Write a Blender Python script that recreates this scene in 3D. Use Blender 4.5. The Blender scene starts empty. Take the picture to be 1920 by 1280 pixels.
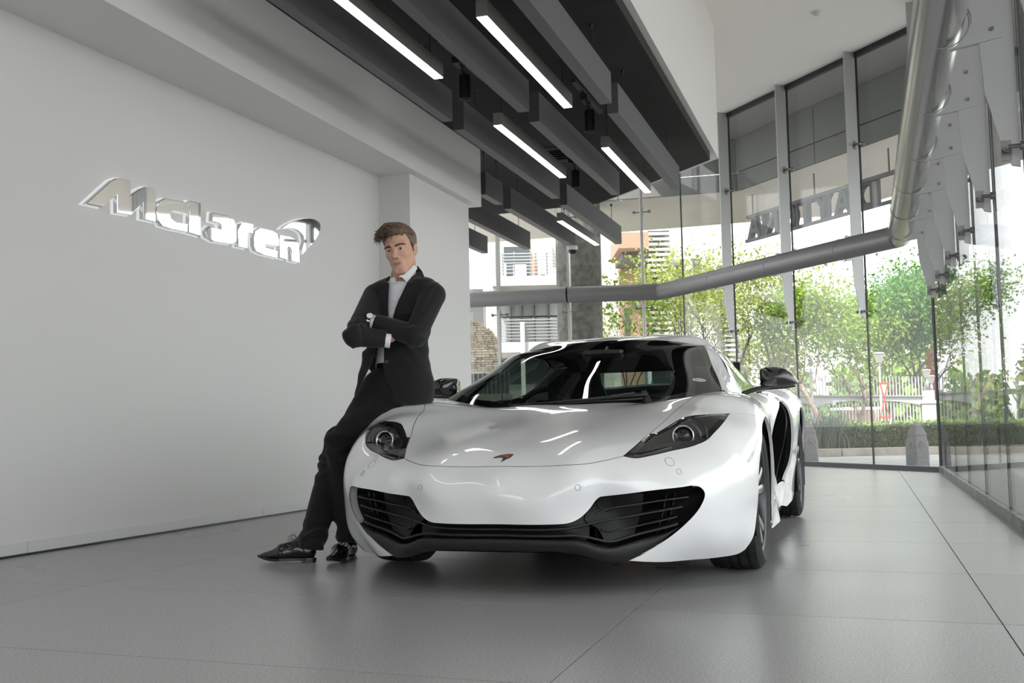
import bpy, bmesh, math, random
import numpy as np
from mathutils import Vector, Matrix, Euler
from mathutils.geometry import delaunay_2d_cdt
random.seed(7); RNG = np.random.default_rng(7)
PI = math.pi
SC = bpy.context.scene
COL = SC.collection

# ------------------------------------------------------------------ camera
CAM_F, CAM_YAW, CAM_PITCH, CAM_ROLL, CAM_H = 2027.37, math.radians(17.7609), math.radians(4.2687), math.radians(-1.1759), 0.6866
_F = np.array([-math.sin(CAM_YAW) * math.cos(CAM_PITCH), math.cos(CAM_YAW) * math.cos(CAM_PITCH), math.sin(CAM_PITCH)])
_R = np.array([math.cos(CAM_YAW), math.sin(CAM_YAW), 0.0])
_U = np.cross(_R, _F)
_R2 = math.cos(CAM_ROLL) * _R + math.sin(CAM_ROLL) * _U
_U2 = -math.sin(CAM_ROLL) * _R + math.cos(CAM_ROLL) * _U
cam = bpy.data.cameras.new('camera')
cam_ob = bpy.data.objects.new('camera', cam)
COL.objects.link(cam_ob)
m = Matrix.Identity(4)
for i in range(3):
    m[i][0] = _R2[i]; m[i][1] = _U2[i]; m[i][2] = -_F[i]
m[0][3], m[1][3], m[2][3] = 0, 0, CAM_H
cam_ob.matrix_world = m
cam.sensor_width = 36.0
cam.lens = 36.0 * CAM_F / 1920.0
cam.clip_start = 0.05; cam.clip_end = 500
SC.camera = cam_ob
CAMP = np.array([0, 0, CAM_H])

# ------------------------------------------------------------------ world, sun, exposure
SC.view_settings.view_transform = 'Standard'
SC.view_settings.look = 'None'
SC.view_settings.gamma = 1.0
SC.view_settings.use_curve_mapping = False
SC.view_settings.exposure = 0.34
W = bpy.data.worlds.new('sky'); SC.world = W; W.use_nodes = True
nt = W.node_tree; nt.nodes.clear()
wo = nt.nodes.new('ShaderNodeOutputWorld'); bg = nt.nodes.new('ShaderNodeBackground')
bg.inputs['Color'].default_value = (0.955, 0.975, 1.0, 1); bg.inputs['Strength'].default_value = 2.75
nt.links.new(bg.outputs[0], wo.inputs[0])
sun = bpy.data.lights.new('sun', 'SUN'); sun.energy = 5.5; sun.angle = math.radians(1.5); sun.color = (1.0, 0.95, 0.87)
sun_ob = bpy.data.objects.new('sun', sun); COL.objects.link(sun_ob)
sun_ob.rotation_euler = (math.radians(38), math.radians(12), math.radians(-25))
sun_ob.location = (0, 30, 30)

# ------------------------------------------------------------------ pixel helper (frame 1920x1280) -> world point
def ray(x, y):
    return (x - 960) / CAM_F * _R2 - (y - 640) / CAM_F * _U2 + _F
def at(x, y, axis, val):
    d = ray(x, y); t = (val - CAMP[axis]) / d[axis]
    return CAMP + t * d
def at_plane(x, y, p0, n):
    d = ray(x, y); n = np.array(n, float); t = ((np.array(p0, float) - CAMP) @ n) / (d @ n)
    return CAMP + t * d

# ------------------------------------------------------------------ materials
MATS = {}
def mat(name, color, rough=0.5, metal=0.0, coat=0.0, spec=0.5, emit=None, estr=0.0, alpha=1.0, sheen=0.0, trans=0.0, ior=1.45):
    if name in MATS: return MATS[name]
    mt = bpy.data.materials.new(name); mt.use_nodes = True
    b = mt.node_tree.nodes['Principled BSDF']
    b.inputs['Base Color'].default_value = (*color, 1); b.inputs['Roughness'].default_value = rough
    b.inputs['Metallic'].default_value = metal; b.inputs['Coat Weight'].default_value = coat
    b.inputs['Coat Roughness'].default_value = 0.03
    b.inputs['Specular IOR Level'].default_value = spec; b.inputs['IOR'].default_value = ior
    b.inputs['Sheen Weight'].default_value = sheen; b.inputs['Transmission Weight'].default_value = trans
    b.inputs['Alpha'].default_value = alpha
    if emit: 
        b.inputs['Emission Color'].default_value = (*emit, 1); b.inputs['Emission Strength'].default_value = estr
    MATS[name] = mt
    return mt
def nodes_of(mt):
    return mt.node_tree.nodes, mt.node_tree.links, mt.node_tree.nodes['Principled BSDF']
def noise_color(mt, scale, c1, c2, lo=0.35, hi=0.65, detail=4, rough=None, bump=0.0, stretch=None, coord='Object'):
    n, l, b = nodes_of(mt)
    tc = n.new('ShaderNodeTexCoord'); nz = n.new('ShaderNodeTexNoise'); nz.inputs['Scale'].default_value = scale; nz.inputs['Detail'].default_value = detail
    src = tc.outputs[coord]
    if stretch:
        mp = n.new('ShaderNodeMapping'); mp.inputs['Scale'].default_value = stretch; l.new(src, mp.inputs[0]); src = mp.outputs[0]
    l.new(src, nz.inputs['Vector'])
    cr = n.new('ShaderNodeValToRGB'); cr.color_ramp.elements[0].position = lo; cr.color_ramp.elements[1].position = hi
    cr.color_ramp.elements[0].color = (*c1, 1); cr.color_ramp.elements[1].color = (*c2, 1)
    l.new(nz.outputs['Fac'], cr.inputs[0]); l.new(cr.outputs[0], b.inputs['Base Color'])
    if bump:
        bp = n.new('ShaderNodeBump'); bp.inputs['Strength'].default_value = bump; bp.inputs['Distance'].default_value = 0.004
        l.new(nz.outputs['Fac'], bp.inputs['Height']); l.new(bp.outputs[0], b.inputs['Normal'])
    return mt
def glass_mat(name, tint=(0.93, 0.97, 0.95), refl=1.0, ior=1.5, rough=0.0):
    if name in MATS: return MATS[name]
    mt = bpy.data.materials.new(name); mt.use_nodes = True
    n, l = mt.node_tree.nodes, mt.node_tree.links; n.clear()
    out = n.new('ShaderNodeOutputMaterial'); mx = n.new('ShaderNodeMixShader'); tr = n.new('ShaderNodeBsdfTransparent'); gl = n.new('ShaderNodeBsdfGlossy')
    fr = n.new('ShaderNodeFresnel')
    ge = n.new('ShaderNodeNewGeometry'); mi = n.new('ShaderNodeMapRange'); mi.inputs['To Min'].default_value = ior; mi.inputs['To Max'].default_value = 1 / ior
    l.new(ge.outputs['Backfacing'], mi.inputs[0]); l.new(mi.outputs[0], fr.inputs['IOR'])
    tr.inputs[0].default_value = (*tint, 1); gl.inputs['Roughness'].default_value = rough; gl.inputs[0].default_value = (refl, refl, refl, 1)
    l.new(fr.outputs[0], mx.inputs[0]); l.new(tr.outputs[0], mx.inputs[1]); l.new(gl.outputs[0], mx.inputs[2]); l.new(mx.outputs[0], out.inputs[0])
    MATS[name] = mt
    return mt

# ------------------------------------------------------------------ object helpers
def tag(o, label=None, cat=None, group=None, kind=None):
    if label: o['label'] = label
    if cat: o['category'] = cat
    if group: o['group'] = group
    if kind: o['kind'] = kind
    return o
def empty(name, loc=(0, 0, 0), rz=0.0, **k):
    o = bpy.data.objects.new(name, None); COL.objects.link(o); o.location = loc; o.rotation_euler = (0, 0, rz)
    o.empty_display_size = 0.1
    return tag(o, **k)
def link_mesh(name, me, material, parent=None, smooth=False, **k):
    o = bpy.data.objects.new(name, me); COL.objects.link(o)
    if material is not None:
        for mm in (material if isinstance(material, (list, tuple)) else [material]): me.materials.append(mm)
    if parent is not None: o.parent = parent
    if smooth:
        me.polygons.foreach_set('use_smooth', [True] * len(me.polygons))
    return tag(o, **k)
def copy_tree(o, parent=None):
    c = o.copy(); COL.objects.link(c)
    if parent is not None: c.parent = parent
    for ch in list(o.children): copy_tree(ch, c)
    return c
def cr_spline(pts, n=8, closed=False):
    P = np.array(pts, float); N = len(P); out = []
    rng = range(N if closed else N - 1)
    for i in rng:
        p1, p2 = P[i], P[(i + 1) % N]
        p0 = P[i - 1] if (closed or i > 0) else 2 * p1 - p2
        p3 = P[(i + 2) % N] if (closed or i + 2 < N) else 2 * p2 - p1
        # centripetal-ish tangents
        d0, d1, d2 = (max(1e-9, np.linalg.norm(a - b)) ** 0.5 for a, b in ((p1, p0), (p2, p1), (p3, p2)))
        m1 = (p2 - p1) + d1 * ((p1 - p0) / d0 - (p2 - p0) / (d0 + d1))
        m2 = (p2 - p1) + d1 * ((p3 - p2) / d2 - (p3 - p1) / (d1 + d2))
        for k in range(n):
            t = k / n
            out.append((2 * t**3 - 3 * t**2 + 1) * p1 + (t**3 - 2 * t**2 + t) * m1 + (-2 * t**3 + 3 * t**2) * p2 + (t**3 - t**2) * m2)
    if not closed: out.append(P[-1])
    return np.array(out)
class MB:
    def __init__(s): s.v = []; s.f = []; s.mi = []; s.cm = 0
    def add(s, vs, fs):
        o = len(s.v); s.v += [tuple(map(float, p)) for p in vs]; s.f += [tuple(i + o for i in f) for f in fs]; s.mi += [s.cm] * len(fs); return s
    def box(s, c, size, rot=None, taper=None):
        hx, hy, hz = (q / 2 for q in size); vs = []
        for x, y, z in ((-1,-1,-1),(1,-1,-1),(1,1,-1),(-1,1,-1),(-1,-1,1),(1,-1,1),(1,1,1),(-1,1,1)):
            k = 1.0 if (taper is None or z < 0) else taper
            v = Vector((x * hx * k, y * hy * k, z * hz))
            if rot is not None: v = rot @ v
            vs.append(v + Vector(c))
        return s.add(vs, [(0,3,2,1),(4,5,6,7),(0,1,5,4),(1,2,6,5),(2,3,7,6),(3,0,4,7)])
    def span(s, lo, hi):
        return s.box([(a + b) / 2 for a, b in zip(lo, hi)], [abs(b - a) for a, b in zip(lo, hi)])
    def bar(s, p0, p1, w, h, up=(0, 0, 1)):
        p0, p1 = Vector(p0), Vector(p1); d = (p1 - p0).normalized(); up = Vector(up)
        if abs(d.dot(up)) > 0.99: up = Vector((1, 0, 0))
        x = d.cross(up).normalized(); y = x.cross(d).normalized()
        R = Matrix((x, d, y)).transposed()
        return s.box((p0 + p1) / 2, (w, (p1 - p0).length, h), R)
    def tube(s, pts, r, n=10, cap=True, closed=False):
        P = [Vector(p) for p in pts]; N = len(P); rs = r if hasattr(r, '__len__') else [r] * N
        T = []
        for i in range(N):
            a = P[i - 1] if (i > 0 or closed) else P[i]; b = P[(i + 1) % N] if (i < N - 1 or closed) else P[i]
            T.append((b - a).normalized())
        up = Vector((0, 0, 1)) if abs(T[0].z) < 0.9 else Vector((1, 0, 0))
        x = T[0].cross(up).normalized(); vs = []; fs = []
        for i in range(N):
            x = (x - T[i] * x.dot(T[i])).normalized(); y = T[i].cross(x)
            for k in range(n):
                a = 2 * PI * k / n; vs.append(P[i] + (x * math.cos(a) + y * math.sin(a)) * rs[i])
        for i in range(N if closed else N - 1):
            for k in range(n):
                j = (i + 1) % N
                fs.append((i * n + k, i * n + (k + 1) % n, j * n + (k + 1) % n, j * n + k))
        if cap and not closed: fs += [tuple(range(n))[::-1], tuple((N - 1) * n + k for k in range(n))]
        return s.add(vs, fs)
    def cyl(s, p0, p1, r, n=16, r2=None):
        return s.tube([p0, p1], [r, r if r2 is None else r2], n)
    def lathe(s, prof, c=(0, 0, 0), axis='z', n=32, cap=False):
        vs = []; fs = []; N = len(prof)
        for k in range(n):
            a = 2 * PI * k / n; ca, sa = math.cos(a), math.sin(a)
            for r, h in prof:
                p = (r * ca, r * sa, h) if axis == 'z' else ((h, r * ca, r * sa) if axis == 'x' else (r * sa, h, r * ca))
                vs.append((p[0] + c[0], p[1] + c[1], p[2] + c[2]))
        for k in range(n):
            k2 = (k + 1) % n
            for i in range(N - 1): fs.append((k * N + i, k2 * N + i, k2 * N + i + 1, k * N + i + 1))
        if cap: fs += [tuple(k * N for k in range(n))[::-1], tuple(k * N + N - 1 for k in range(n))]
        return s.add(vs, fs)
    def prism(s, poly, d, tri=True):
        """closed planar 3D polygon extruded by vector d (concave allowed)"""
        P = [Vector(p) for p in poly]; d = Vector(d); n = len(P)
        from mathutils.geometry import tessellate_polygon
        tris = tessellate_polygon([P])
        vs = P + [p + d for p in P]
        fs = [tuple(t) for t in tris] + [tuple(i + n for i in t[::-1]) for t in tris]
        fs += [(i, (i + 1) % n, (i + 1) % n + n, i + n) for i in range(n)]
        return s.add(vs, fs)
    def loft(s, rings, closed=True, caps=True):
        n = len(rings[0]); vs = [p for r in rings for p in r]; fs = []
        for i in range(len(rings) - 1):
            for k in range(n if closed else n - 1):
                fs.append((i * n + k, i * n + (k + 1) % n, (i + 1) * n + (k + 1) % n, (i + 1) * n + k))
        if caps and closed: fs += [tuple(range(n))[::-1], tuple((len(rings) - 1) * n + k for k in range(n))]
        return s.add(vs, fs)
    def build(s, name, material, parent=None, smooth=False, fix=True, loc=None, bevel=0, auto=None, **k):
        me = bpy.data.meshes.new(name)
        org = Vector(loc) if loc is not None else Vector((0, 0, 0))
        me.from_pydata([Vector(v) - org for v in s.v], [], s.f)
        if fix:
            bm = bmesh.new(); bm.from_mesh(me); bmesh.ops.recalc_face_normals(bm, faces=bm.faces); bm.to_mesh(me); bm.free()
        if s.cm: me.polygons.foreach_set('material_index', s.mi)
        o = link_mesh(name, me, material, parent, smooth, **k)
        if loc is not None: o.location = org
        if bevel:
            b = o.modifiers.new('bevel', 'BEVEL'); b.width = bevel; b.segments = 2; b.limit_method = 'ANGLE'; b.angle_limit = 0.6
        if auto is not None:
            me.polygons.foreach_set('use_smooth', [True] * len(me.polygons))
            try: me.set_sharp_from_angle(angle=auto)
            except Exception: pass
        return o
def grid_mesh(P):
    """P: (n,m,3) array -> verts, quad faces"""
    n, m_ = P.shape[:2]
    fs = [(i * m_ + j, i * m_ + j + 1, (i + 1) * m_ + j + 1, (i + 1) * m_ + j) for i in range(n - 1) for j in range(m_ - 1)]
    return P.reshape(-1, 3), fs
def sharp_smooth(o, ang=0.6):
    me = o.data; me.polygons.foreach_set('use_smooth', [True] * len(me.polygons)); me.set_sharp_from_angle(angle=ang); return o
# ------------------------------------------------------------------ outline helpers
def mir(pts): return [(-p[0], p[1], p[2]) for p in pts]
def inside(poly, pts):
    x, y = pts[:, 0], pts[:, 1]; c = np.zeros(len(pts), bool); n = len(poly)
    for i in range(n):
        x1, y1 = poly[i]; x2, y2 = poly[(i + 1) % n]
        if y1 == y2: continue
        k = ((y1 > y) != (y2 > y)) & (x < (x2 - x1) * (y - y1) / (y2 - y1) + x1); c ^= k
    return c
def seg_dist(poly, pts):
    d = np.full(len(pts), 9e9); n = len(poly)
    for i in range(n):
        a, b = poly[i], poly[(i + 1) % n]; e = b - a; L = e @ e + 1e-18
        t = np.clip(((pts - a) @ e) / L, 0, 1); q = a + t[:, None] * e
        d = np.minimum(d, ((pts - q)**2).sum(1))
    return np.sqrt(d)
def resample(P, step):
    out = []
    n = len(P)
    for i in range(n):
        a, b = P[i], P[(i + 1) % n]; L = np.linalg.norm(b - a); k = max(1, int(round(L / step)))
        out += [a + (b - a) * j / k for j in range(k)]
    return np.array(out)
def clean(P, eps):
    out = [P[0]]
    for p in P[1:]:
        if np.linalg.norm(p - out[-1]) > eps: out.append(p)
    if np.linalg.norm(out[0] - out[-1]) < eps: out.pop()
    return np.array(out)
def inset_poly(P, d):
    if d == 0: return P
    n = len(P); A = 0.5 * np.sum(P[:, 0] * np.roll(P[:, 1], -1) - np.roll(P[:, 0], -1) * P[:, 1]); s = 1 if A > 0 else -1
    e = np.roll(P, -1, 0) - P; e /= np.linalg.norm(e, axis=1)[:, None] + 1e-12
    nr = np.stack([-e[:, 1], e[:, 0]], 1) * s
    m = nr + np.roll(nr, 1, 0); l = np.linalg.norm(m, axis=1)[:, None]; m = m / (l + 1e-9)
    k = 1 / np.clip((m * nr).sum(1), .45, 1)
    return P + m * (d * k)[:, None]
# ------------------------------------------------------------------ smooth body skins: inverse-radius surface fitted through measured points
class Star:
    def __init__(s, c, fwd, data, lam=2e-5, sym=True, quad=True):
        s.c = np.array(c, float); e3 = np.array(fwd, float); e3 /= np.linalg.norm(e3)
        e1 = np.array([1.0, 0, 0]); e2 = np.cross(e3, e1); e2 /= np.linalg.norm(e2)
        s.E = np.array([e1, e2, e3])
        D = np.array(data, float)
        if sym:
            M = D[D[:, 0] > 1e-6] * [-1, 1, 1]; D = np.vstack([D, M])
        X = s.param(D); d = np.linalg.norm(D - s.c, axis=1)
        q = (1 + (X**2).sum(1)) / d
        s.X = X; n = len(X)
        K = np.linalg.norm(X[:, None] - X[None], axis=2)**3
        P = s.poly(X); k = P.shape[1]
        A = np.zeros((n + k, n + k)); A[:n, :n] = K + np.eye(n) * lam; A[:n, n:] = P; A[n:, :n] = P.T
        w = np.linalg.solve(A, np.r_[q, np.zeros(k)]); s.w = w[:n]; s.b = w[n:]
    def poly(s, X): return np.stack([np.ones(len(X)), X[:, 0], X[:, 1], (X**2).sum(1)], 1)
    def param(s, P):
        d = np.atleast_2d(P) - s.c; d = d / np.linalg.norm(d, axis=1)[:, None]; L = d @ s.E.T
        return L[:, :2] / (1 + L[:, 2:3])
    def ev(s, X, off=0.0):
        X = np.atleast_2d(X); out = np.empty((len(X), 3))
        for a in range(0, len(X), 20000):
            x = X[a:a + 20000]
            K = ((x[:, None] - s.X[None])**2).sum(2)**1.5
            q = K @ s.w + s.poly(x) @ s.b
            R2 = (x**2).sum(1); r = (1 + R2) / q + off
            L = np.stack([2 * x[:, 0], 2 * x[:, 1], 1 - R2], 1) / (1 + R2)[:, None]
            out[a:a + 20000] = s.c + (L @ s.E) * r[:, None]
        return out
    def nrm(s, X, off=0.0):
        h = 4e-4
        a = s.ev(X + [h, 0], off) - s.ev(X - [h, 0], off); b = s.ev(X + [0, h], off) - s.ev(X - [0, h], off)
        n = np.cross(a, b); n /= np.linalg.norm(n, axis=1)[:, None]
        P = s.ev(X, off); f = np.sign(((P - s.c) * n).sum(1)); return n * f[:, None]
    def snap(s, P): return s.ev(s.param(P))
FRONT_DATA = [
 (0,-.985,.285),(0,-1.012,.33),(0,-1.025,.39),(0,-1.012,.45),(0,-.978,.487),(0,-.93,.514),(0,-.877,.547),(0,-.7,.603),(0,-.5,.651),(0,-.25,.70),(0,0,.742),(0,.2,.77),
 (.2,-.995,.285),(.3,-.915,.522),(.3,-.45,.660),(.3,.2,.77),(.5,.2,.775),
 (.335,-.976,.429),(.6925,-.755,.479),(.657,-.753,.521),(.2,-1.005,.39),(.2,-.955,.487),(.5,-.895,.46),
 (.477,-.792,.544),(.546,-.585,.626),(.653,-.446,.690),(.84,-.26,.710),(.777,-.555,.597),(.525,-.791,.535),(.66,-.675,.558),
 (.574,-.487,.664),(.598,-.39,.701),(.627,-.253,.743),(.634,-.179,.765),(.64,0,.79),(.66,.2,.808),(.72,-.375,.716),
 (.742,-.768,.425),(.784,-.709,.387),(.767,-.731,.336),(.716,-.772,.275),(.645,-.814,.216),(.555,-.851,.164),(.500,-.869,.142),
 (.612,-.833,.409),(.404,-.905,.386),(.373,-.925,.35),(.344,-.938,.319),(.309,-.955,.296),(.256,-.982,.287),
 (0,-.992,.229),(.319,-.975,.225),(.434,-.925,.194),(.494,-.883,.202),(.561,-.835,.214),(.427,-.919,.145),(.3,-.945,.165),(0,-.975,.182),(.15,-.972,.18),
 (.865,-.6,.45),(.875,-.585,.37),(.865,-.59,.27),(.83,-.61,.19),(.68,-.68,.125),(.80,-.56,.125),(.89,-.42,.138),
 (.93,-.46,.52),(.90,-.42,.61),(.935,-.30,.645),(.95,-.2,.665),
 (.931,-.385,.17),(.947,-.372,.262),(.957,-.362,.335),(.962,-.345,.445),(.966,-.3,.52),(.970,-.21,.613),
 (.72,-.15,.786),(.82,-.15,.779),(.89,-.15,.754),(.93,-.15,.717),(.955,-.15,.665),
 (.752,.12,.812),(.838,.12,.80),(.889,.12,.785),(.924,.12,.76),(.95,.12,.7255),(.962,.12,.681),
 (.734,.3,.816),(.82,.3,.803),(.873,.3,.788),(.91,.3,.762),(.935,.3,.726),(.947,.3,.681),
 (.73,.45,.812),(.82,.45,.80),(.87,.45,.785),(.91,.45,.755),(.93,.45,.72),(.945,.45,.65),
 (.966,.28,.6),(.967,.345,.5),(.966,.365,.4),(.96,.37,.3),(.95,.365,.17),(.955,.45,.5),(.95,.45,.3),(.935,.45,.15),
]
CABIN_DATA = [
 (0,.1,.725),(0,.3,.81),(0,.56,.925),(0,.8,1.026),(0,1.1,1.144),(0,1.22,1.176),(0,1.35,1.192),(0,1.5,1.2),(0,1.75,1.193),(0,2.0,1.165),(0,2.3,1.10),(0,2.7,.99),(0,3.0,.9),
 (.3,.32,.815),(.3,.56,.92),(.28,.8,1.02),(.27,1.1,1.134),(.29,1.3,1.18),(.3,1.5,1.186),(.3,2,1.15),(.28,2.5,1.03),
 (.542,1.05,1.095),(.618,.779,.99),(.68,.56,.898),(.728,.353,.825),(.469,1.1,1.11),
 (.704,.835,.915),(.66,.93,.996),(.616,1.03,1.055),(.74,.68,.85),
 (.455,1.2,1.158),(.44,1.35,1.168),(.505,1.2,1.143),(.50,1.35,1.152),(.562,1.22,1.098),(.555,1.4,1.106),
 (.60,1.3,1.065),(.64,1.3,1.01),(.69,1.3,.943),(.745,1.3,.868),(.79,1.3,.80),
 (.79,1.0,.805),(.79,.8,.80),(.78,.55,.79),(.745,1.0,.868),
 (.60,1.7,1.06),(.645,1.7,1.0),(.70,1.7,.93),(.78,1.7,.82),(.53,1.7,1.12),(.43,1.7,1.16),
 (.52,2.1,1.06),(.6,2.1,.96),(.7,2.1,.86),(.5,2.6,.95),(.62,2.6,.86),(.5,3.0,.86),
]
REAR_DATA = [
 (.73,.45,.812),(.82,.45,.80),(.87,.45,.785),(.91,.45,.755),(.93,.45,.72),(.945,.45,.65),(.955,.45,.5),(.95,.45,.3),(.935,.45,.15),
 (.76,.9,.81),(.82,.9,.798),(.86,.9,.77),(.89,.9,.72),(.90,.9,.6),(.895,.9,.5),(.90,.9,.35),(.93,.9,.2),(.94,.9,.14),
 (.77,1.3,.82),(.83,1.3,.806),(.868,1.3,.77),(.885,1.3,.70),(.872,1.3,.6),(.865,1.3,.48),(.87,1.3,.35),(.89,1.3,.2),(.90,1.3,.14),
 (.78,1.7,.84),(.85,1.7,.825),(.90,1.7,.80),(.93,1.75,.765),(.955,1.8,.70),(.96,1.85,.62),(.955,1.85,.5),(.93,1.85,.38),(.90,1.85,.28),(.9,1.85,.17),(.9,1.85,.14),
 (.78,2.2,.87),(.86,2.2,.865),(.91,2.2,.84),(.94,2.25,.80),(.962,2.3,.74),(.966,2.25,.62),(.955,2.2,.45),(.93,2.2,.3),(.915,2.2,.16),
 (.78,2.67,.89),(.86,2.67,.88),(.915,2.67,.845),(.945,2.67,.80),(.962,2.67,.755),(.966,2.67,.7),
 (.78,3.1,.88),(.86,3.1,.865),(.92,3.1,.82),(.945,3.1,.74),(.95,3.08,.6),(.94,3.08,.45),(.92,3.08,.3),
 (.4,.45,.79),(0,.45,.78),(.4,1.3,.85),(0,1.3,.86),(.4,2.2,.93),(0,2.2,.95),(.4,2.8,.93),(0,2.8,.95),(.4,3.2,.91),(0,3.2,.93),
 (.6,3.35,.86),(0,3.42,.9),(.85,3.33,.78),(.85,3.34,.6),(.8,3.36,.4),(0,3.47,.75),(0,3.48,.55),(0,3.45,.35),(.5,3.44,.7),(.5,3.45,.5),(.5,3.42,.35),(.8,3.3,.25),(0,3.4,.22),
]
# ================================================================== the showroom
M_wall = mat('white wall paint', (.635, .632, .625), .55)
M_wall2 = mat('white soffit paint', (.77, .76, .745), .6)
M_base = mat('grey skirting tile', (.60, .60, .60), .4)
M_alu = mat('dark aluminium', (.03, .03, .032), .4, metal=.3)
M_steel = mat('silver painted steel', (.44, .445, .45), .38, metal=.35)
M_pipe = mat('brushed steel tube', (.27, .27, .275), .2, metal=.95); M_pipe2 = mat('grey painted tube', (.20, .20, .205), .42, metal=.35)
M_stain = mat('stainless fitting', (.28, .28, .28), .3, metal=.9)
M_slab = noise_color(mat('charcoal ceiling board', (.022, .022, .022), .8), 3, (.020, .020, .020), (.026, .026, .026))
M_baff = noise_color(mat('charcoal acoustic felt', (.06, .061, .064), .85, sheen=.3), 300, (.052, .053, .056), (.07, .071, .074))
M_blk = mat('black fixture', (.012, .012, .012), .4)
M_pane = glass_mat('clear pane', (.978, .988, .981), .6, 1.42)
M_ceil = mat('grey ceiling paint', (.86, .845, .82), .7)

# floor of large square tiles, each its own piece
fl = MB().span((-7.5, -9, -.06), (.93, 13.6, -.006))
fl.prism([(.93, 13.6, -.06), (.93, 13.66, -.06), (-2.85, 18.15, -.06), (-7.5, 18.1, -.06), (-7.5, 13.6, -.06)], (0, 0, .054))
M_joint = mat('tile joint', (.10, .10, .10), .8)
floor = fl.build('floor', M_joint, kind='structure')
M_tile = mat('speckled grey stone', (.2, .2, .2), .36, spec=.5)
def tile_nodes(mt):
    n, l, b = nodes_of(mt)
    geo = n.new('ShaderNodeNewGeometry'); oi = n.new('ShaderNodeObjectInfo')
    n1 = n.new('ShaderNodeTexNoise'); n1.inputs['Scale'].default_value = 130; n1.inputs['Detail'].default_value = 3; n1.inputs['Roughness'].default_value = .7
    n2 = n.new('ShaderNodeTexNoise'); n2.inputs['Scale'].default_value = .9; n2.inputs['Detail'].default_value = 4
    l.new(geo.outputs['Position'], n1.inputs['Vector']); l.new(geo.outputs['Position'], n2.inputs['Vector'])
    r1 = n.new('ShaderNodeValToRGB'); e = r1.color_ramp.elements; e[0].position = .38; e[0].color = (.26, .26, .261, 1); e[1].position = .68; e[1].color = (.52, .52, .52, 1)
    l.new(n1.outputs['Fac'], r1.inputs[0])
    mr = n.new('ShaderNodeMapRange'); mr.inputs['To Min'].default_value = .88; mr.inputs['To Max'].default_value = 1.12; l.new(n2.outputs['Fac'], mr.inputs[0])
    mr2 = n.new('ShaderNodeMapRange'); mr2.inputs['To Min'].default_value = .95; mr2.inputs['To Max'].default_value = 1.05; l.new(oi.outputs['Random'], mr2.inputs[0])
    mm = n.new('ShaderNodeMath'); mm.operation = 'MULTIPLY'; l.new(mr.outputs[0], mm.inputs[0]); l.new(mr2.outputs[0], mm.inputs[1])
    vm = n.new('ShaderNodeVectorMath'); vm.operation = 'SCALE'; l.new(r1.outputs[0], vm.inputs[0]); l.new(mm.outputs[0], vm.inputs['Scale']); l.new(vm.outputs[0], b.inputs['Base Color'])
    rr = n.new('ShaderNodeMapRange'); rr.inputs['To Min'].default_value = .24; rr.inputs['To Max'].default_value = .34; l.new(n2.outputs['Fac'], rr.inputs[0]); l.new(rr.outputs[0], b.inputs['Roughness'])
tile_nodes(M_tile)
GN = np.array([.762, .648, 0]); GC = np.array([.88, 13.7, 0]); GD = np.array([-.648, .762, 0])
TY, SHEAR, JG = 1.17, -.05, .0022
COLS = [(-8.2, -5.80), (-5.80, -3.31), (-3.31, -.81), (-.81, .41), (.41, .85)]
def clip_poly(poly, f):
    out = []
    for k in range(len(poly)):
        a, b = poly[k], poly[(k + 1) % len(poly)]; fa, fb = f(a), f(b)
        if fa <= 0: out.append(a)
        if fa * fb < 0: t = fa / (fa - fb); out.append((a[0] + (b[0] - a[0]) * t, a[1] + (b[1] - a[1]) * t))
    return out
for ci, (x0, x1) in enumerate(COLS):
    for j in range(-12, 12):
        y0, y1 = 5.05 + j * TY, 5.05 + (j + 1) * TY
        if ci == 0 and y0 < 10.5: continue
        sh = lambda x: SHEAR * (x - .41) if x < .41 else 0.0
        poly = [(x0 + JG, y0 + JG + sh(x0)), (x1 - JG, y0 + JG + sh(x1)), (x1 - JG, y1 - JG + sh(x1)), (x0 + JG, y1 - JG + sh(x0))]
        poly = clip_poly(poly, lambda p: (p[0] - GC[0]) * GN[0] + (p[1] - GC[1]) * GN[1] + .03)
        poly = clip_poly(poly, lambda p: p[1] - 17.75)
        poly = clip_poly(poly, lambda p: -9 - p[1])
        if len(poly) < 3: continue
        MB().prism([(x - x0, y - y0, -.03) for x, y in poly], (0, 0, .03)).build('tile', M_tile, floor).location = (x0, y0, 0)

# left wall, its skirting, the column, the soffit
def wx(y): return -4.498 + (y - 4.818) * .0446
wd = np.array([.0446, 1, 0]); wd /= np.linalg.norm(wd); wn = np.array([wd[1], -wd[0], 0])
MB().prism([(wx(-9), -9, 0), (wx(9.4), 9.4, 0), (-4.25, 10.9, 0), (-8.2, 10.9, 0), (-8.2, 10.6, 0), (-4.8, 10.6, 0), (-5.2, -9, 0)], (0, 0, 5.6)).build('wall_left', M_wall, kind='structure')
bb = empty('baseboard_left', kind='structure')
ys = [-9, -5.9, -3.1, -.4, 2.3, 5.0, 7.33, 9.3]
for a, b in zip(ys, ys[1:]):
    P = lambda y, o: (wx(y) + o * wn[0], y, .012)
    MB().prism([P(a + .002, -.002), P(b - .002, -.002), P(b - .002, .014), P(a + .002, .014)], (0, 0, .062)).build('skirting_tile', M_base, bb, bevel=.002)
MB().prism([(wx(-9), -9, 0), (wx(9.3), 9.3, 0), (wx(9.3) + .02, 9.3, 0), (wx(-9) + .02, -9, 0)], (0, 0, .012)).build('skirting_trim', M_alu, bb)
MB().span((-4.9, 9.33, 0), (-3.975, 10.95, 3.07)).build('pillar', M_wall, kind='structure')
ZS, ZD = 3.06, 3.70
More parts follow.
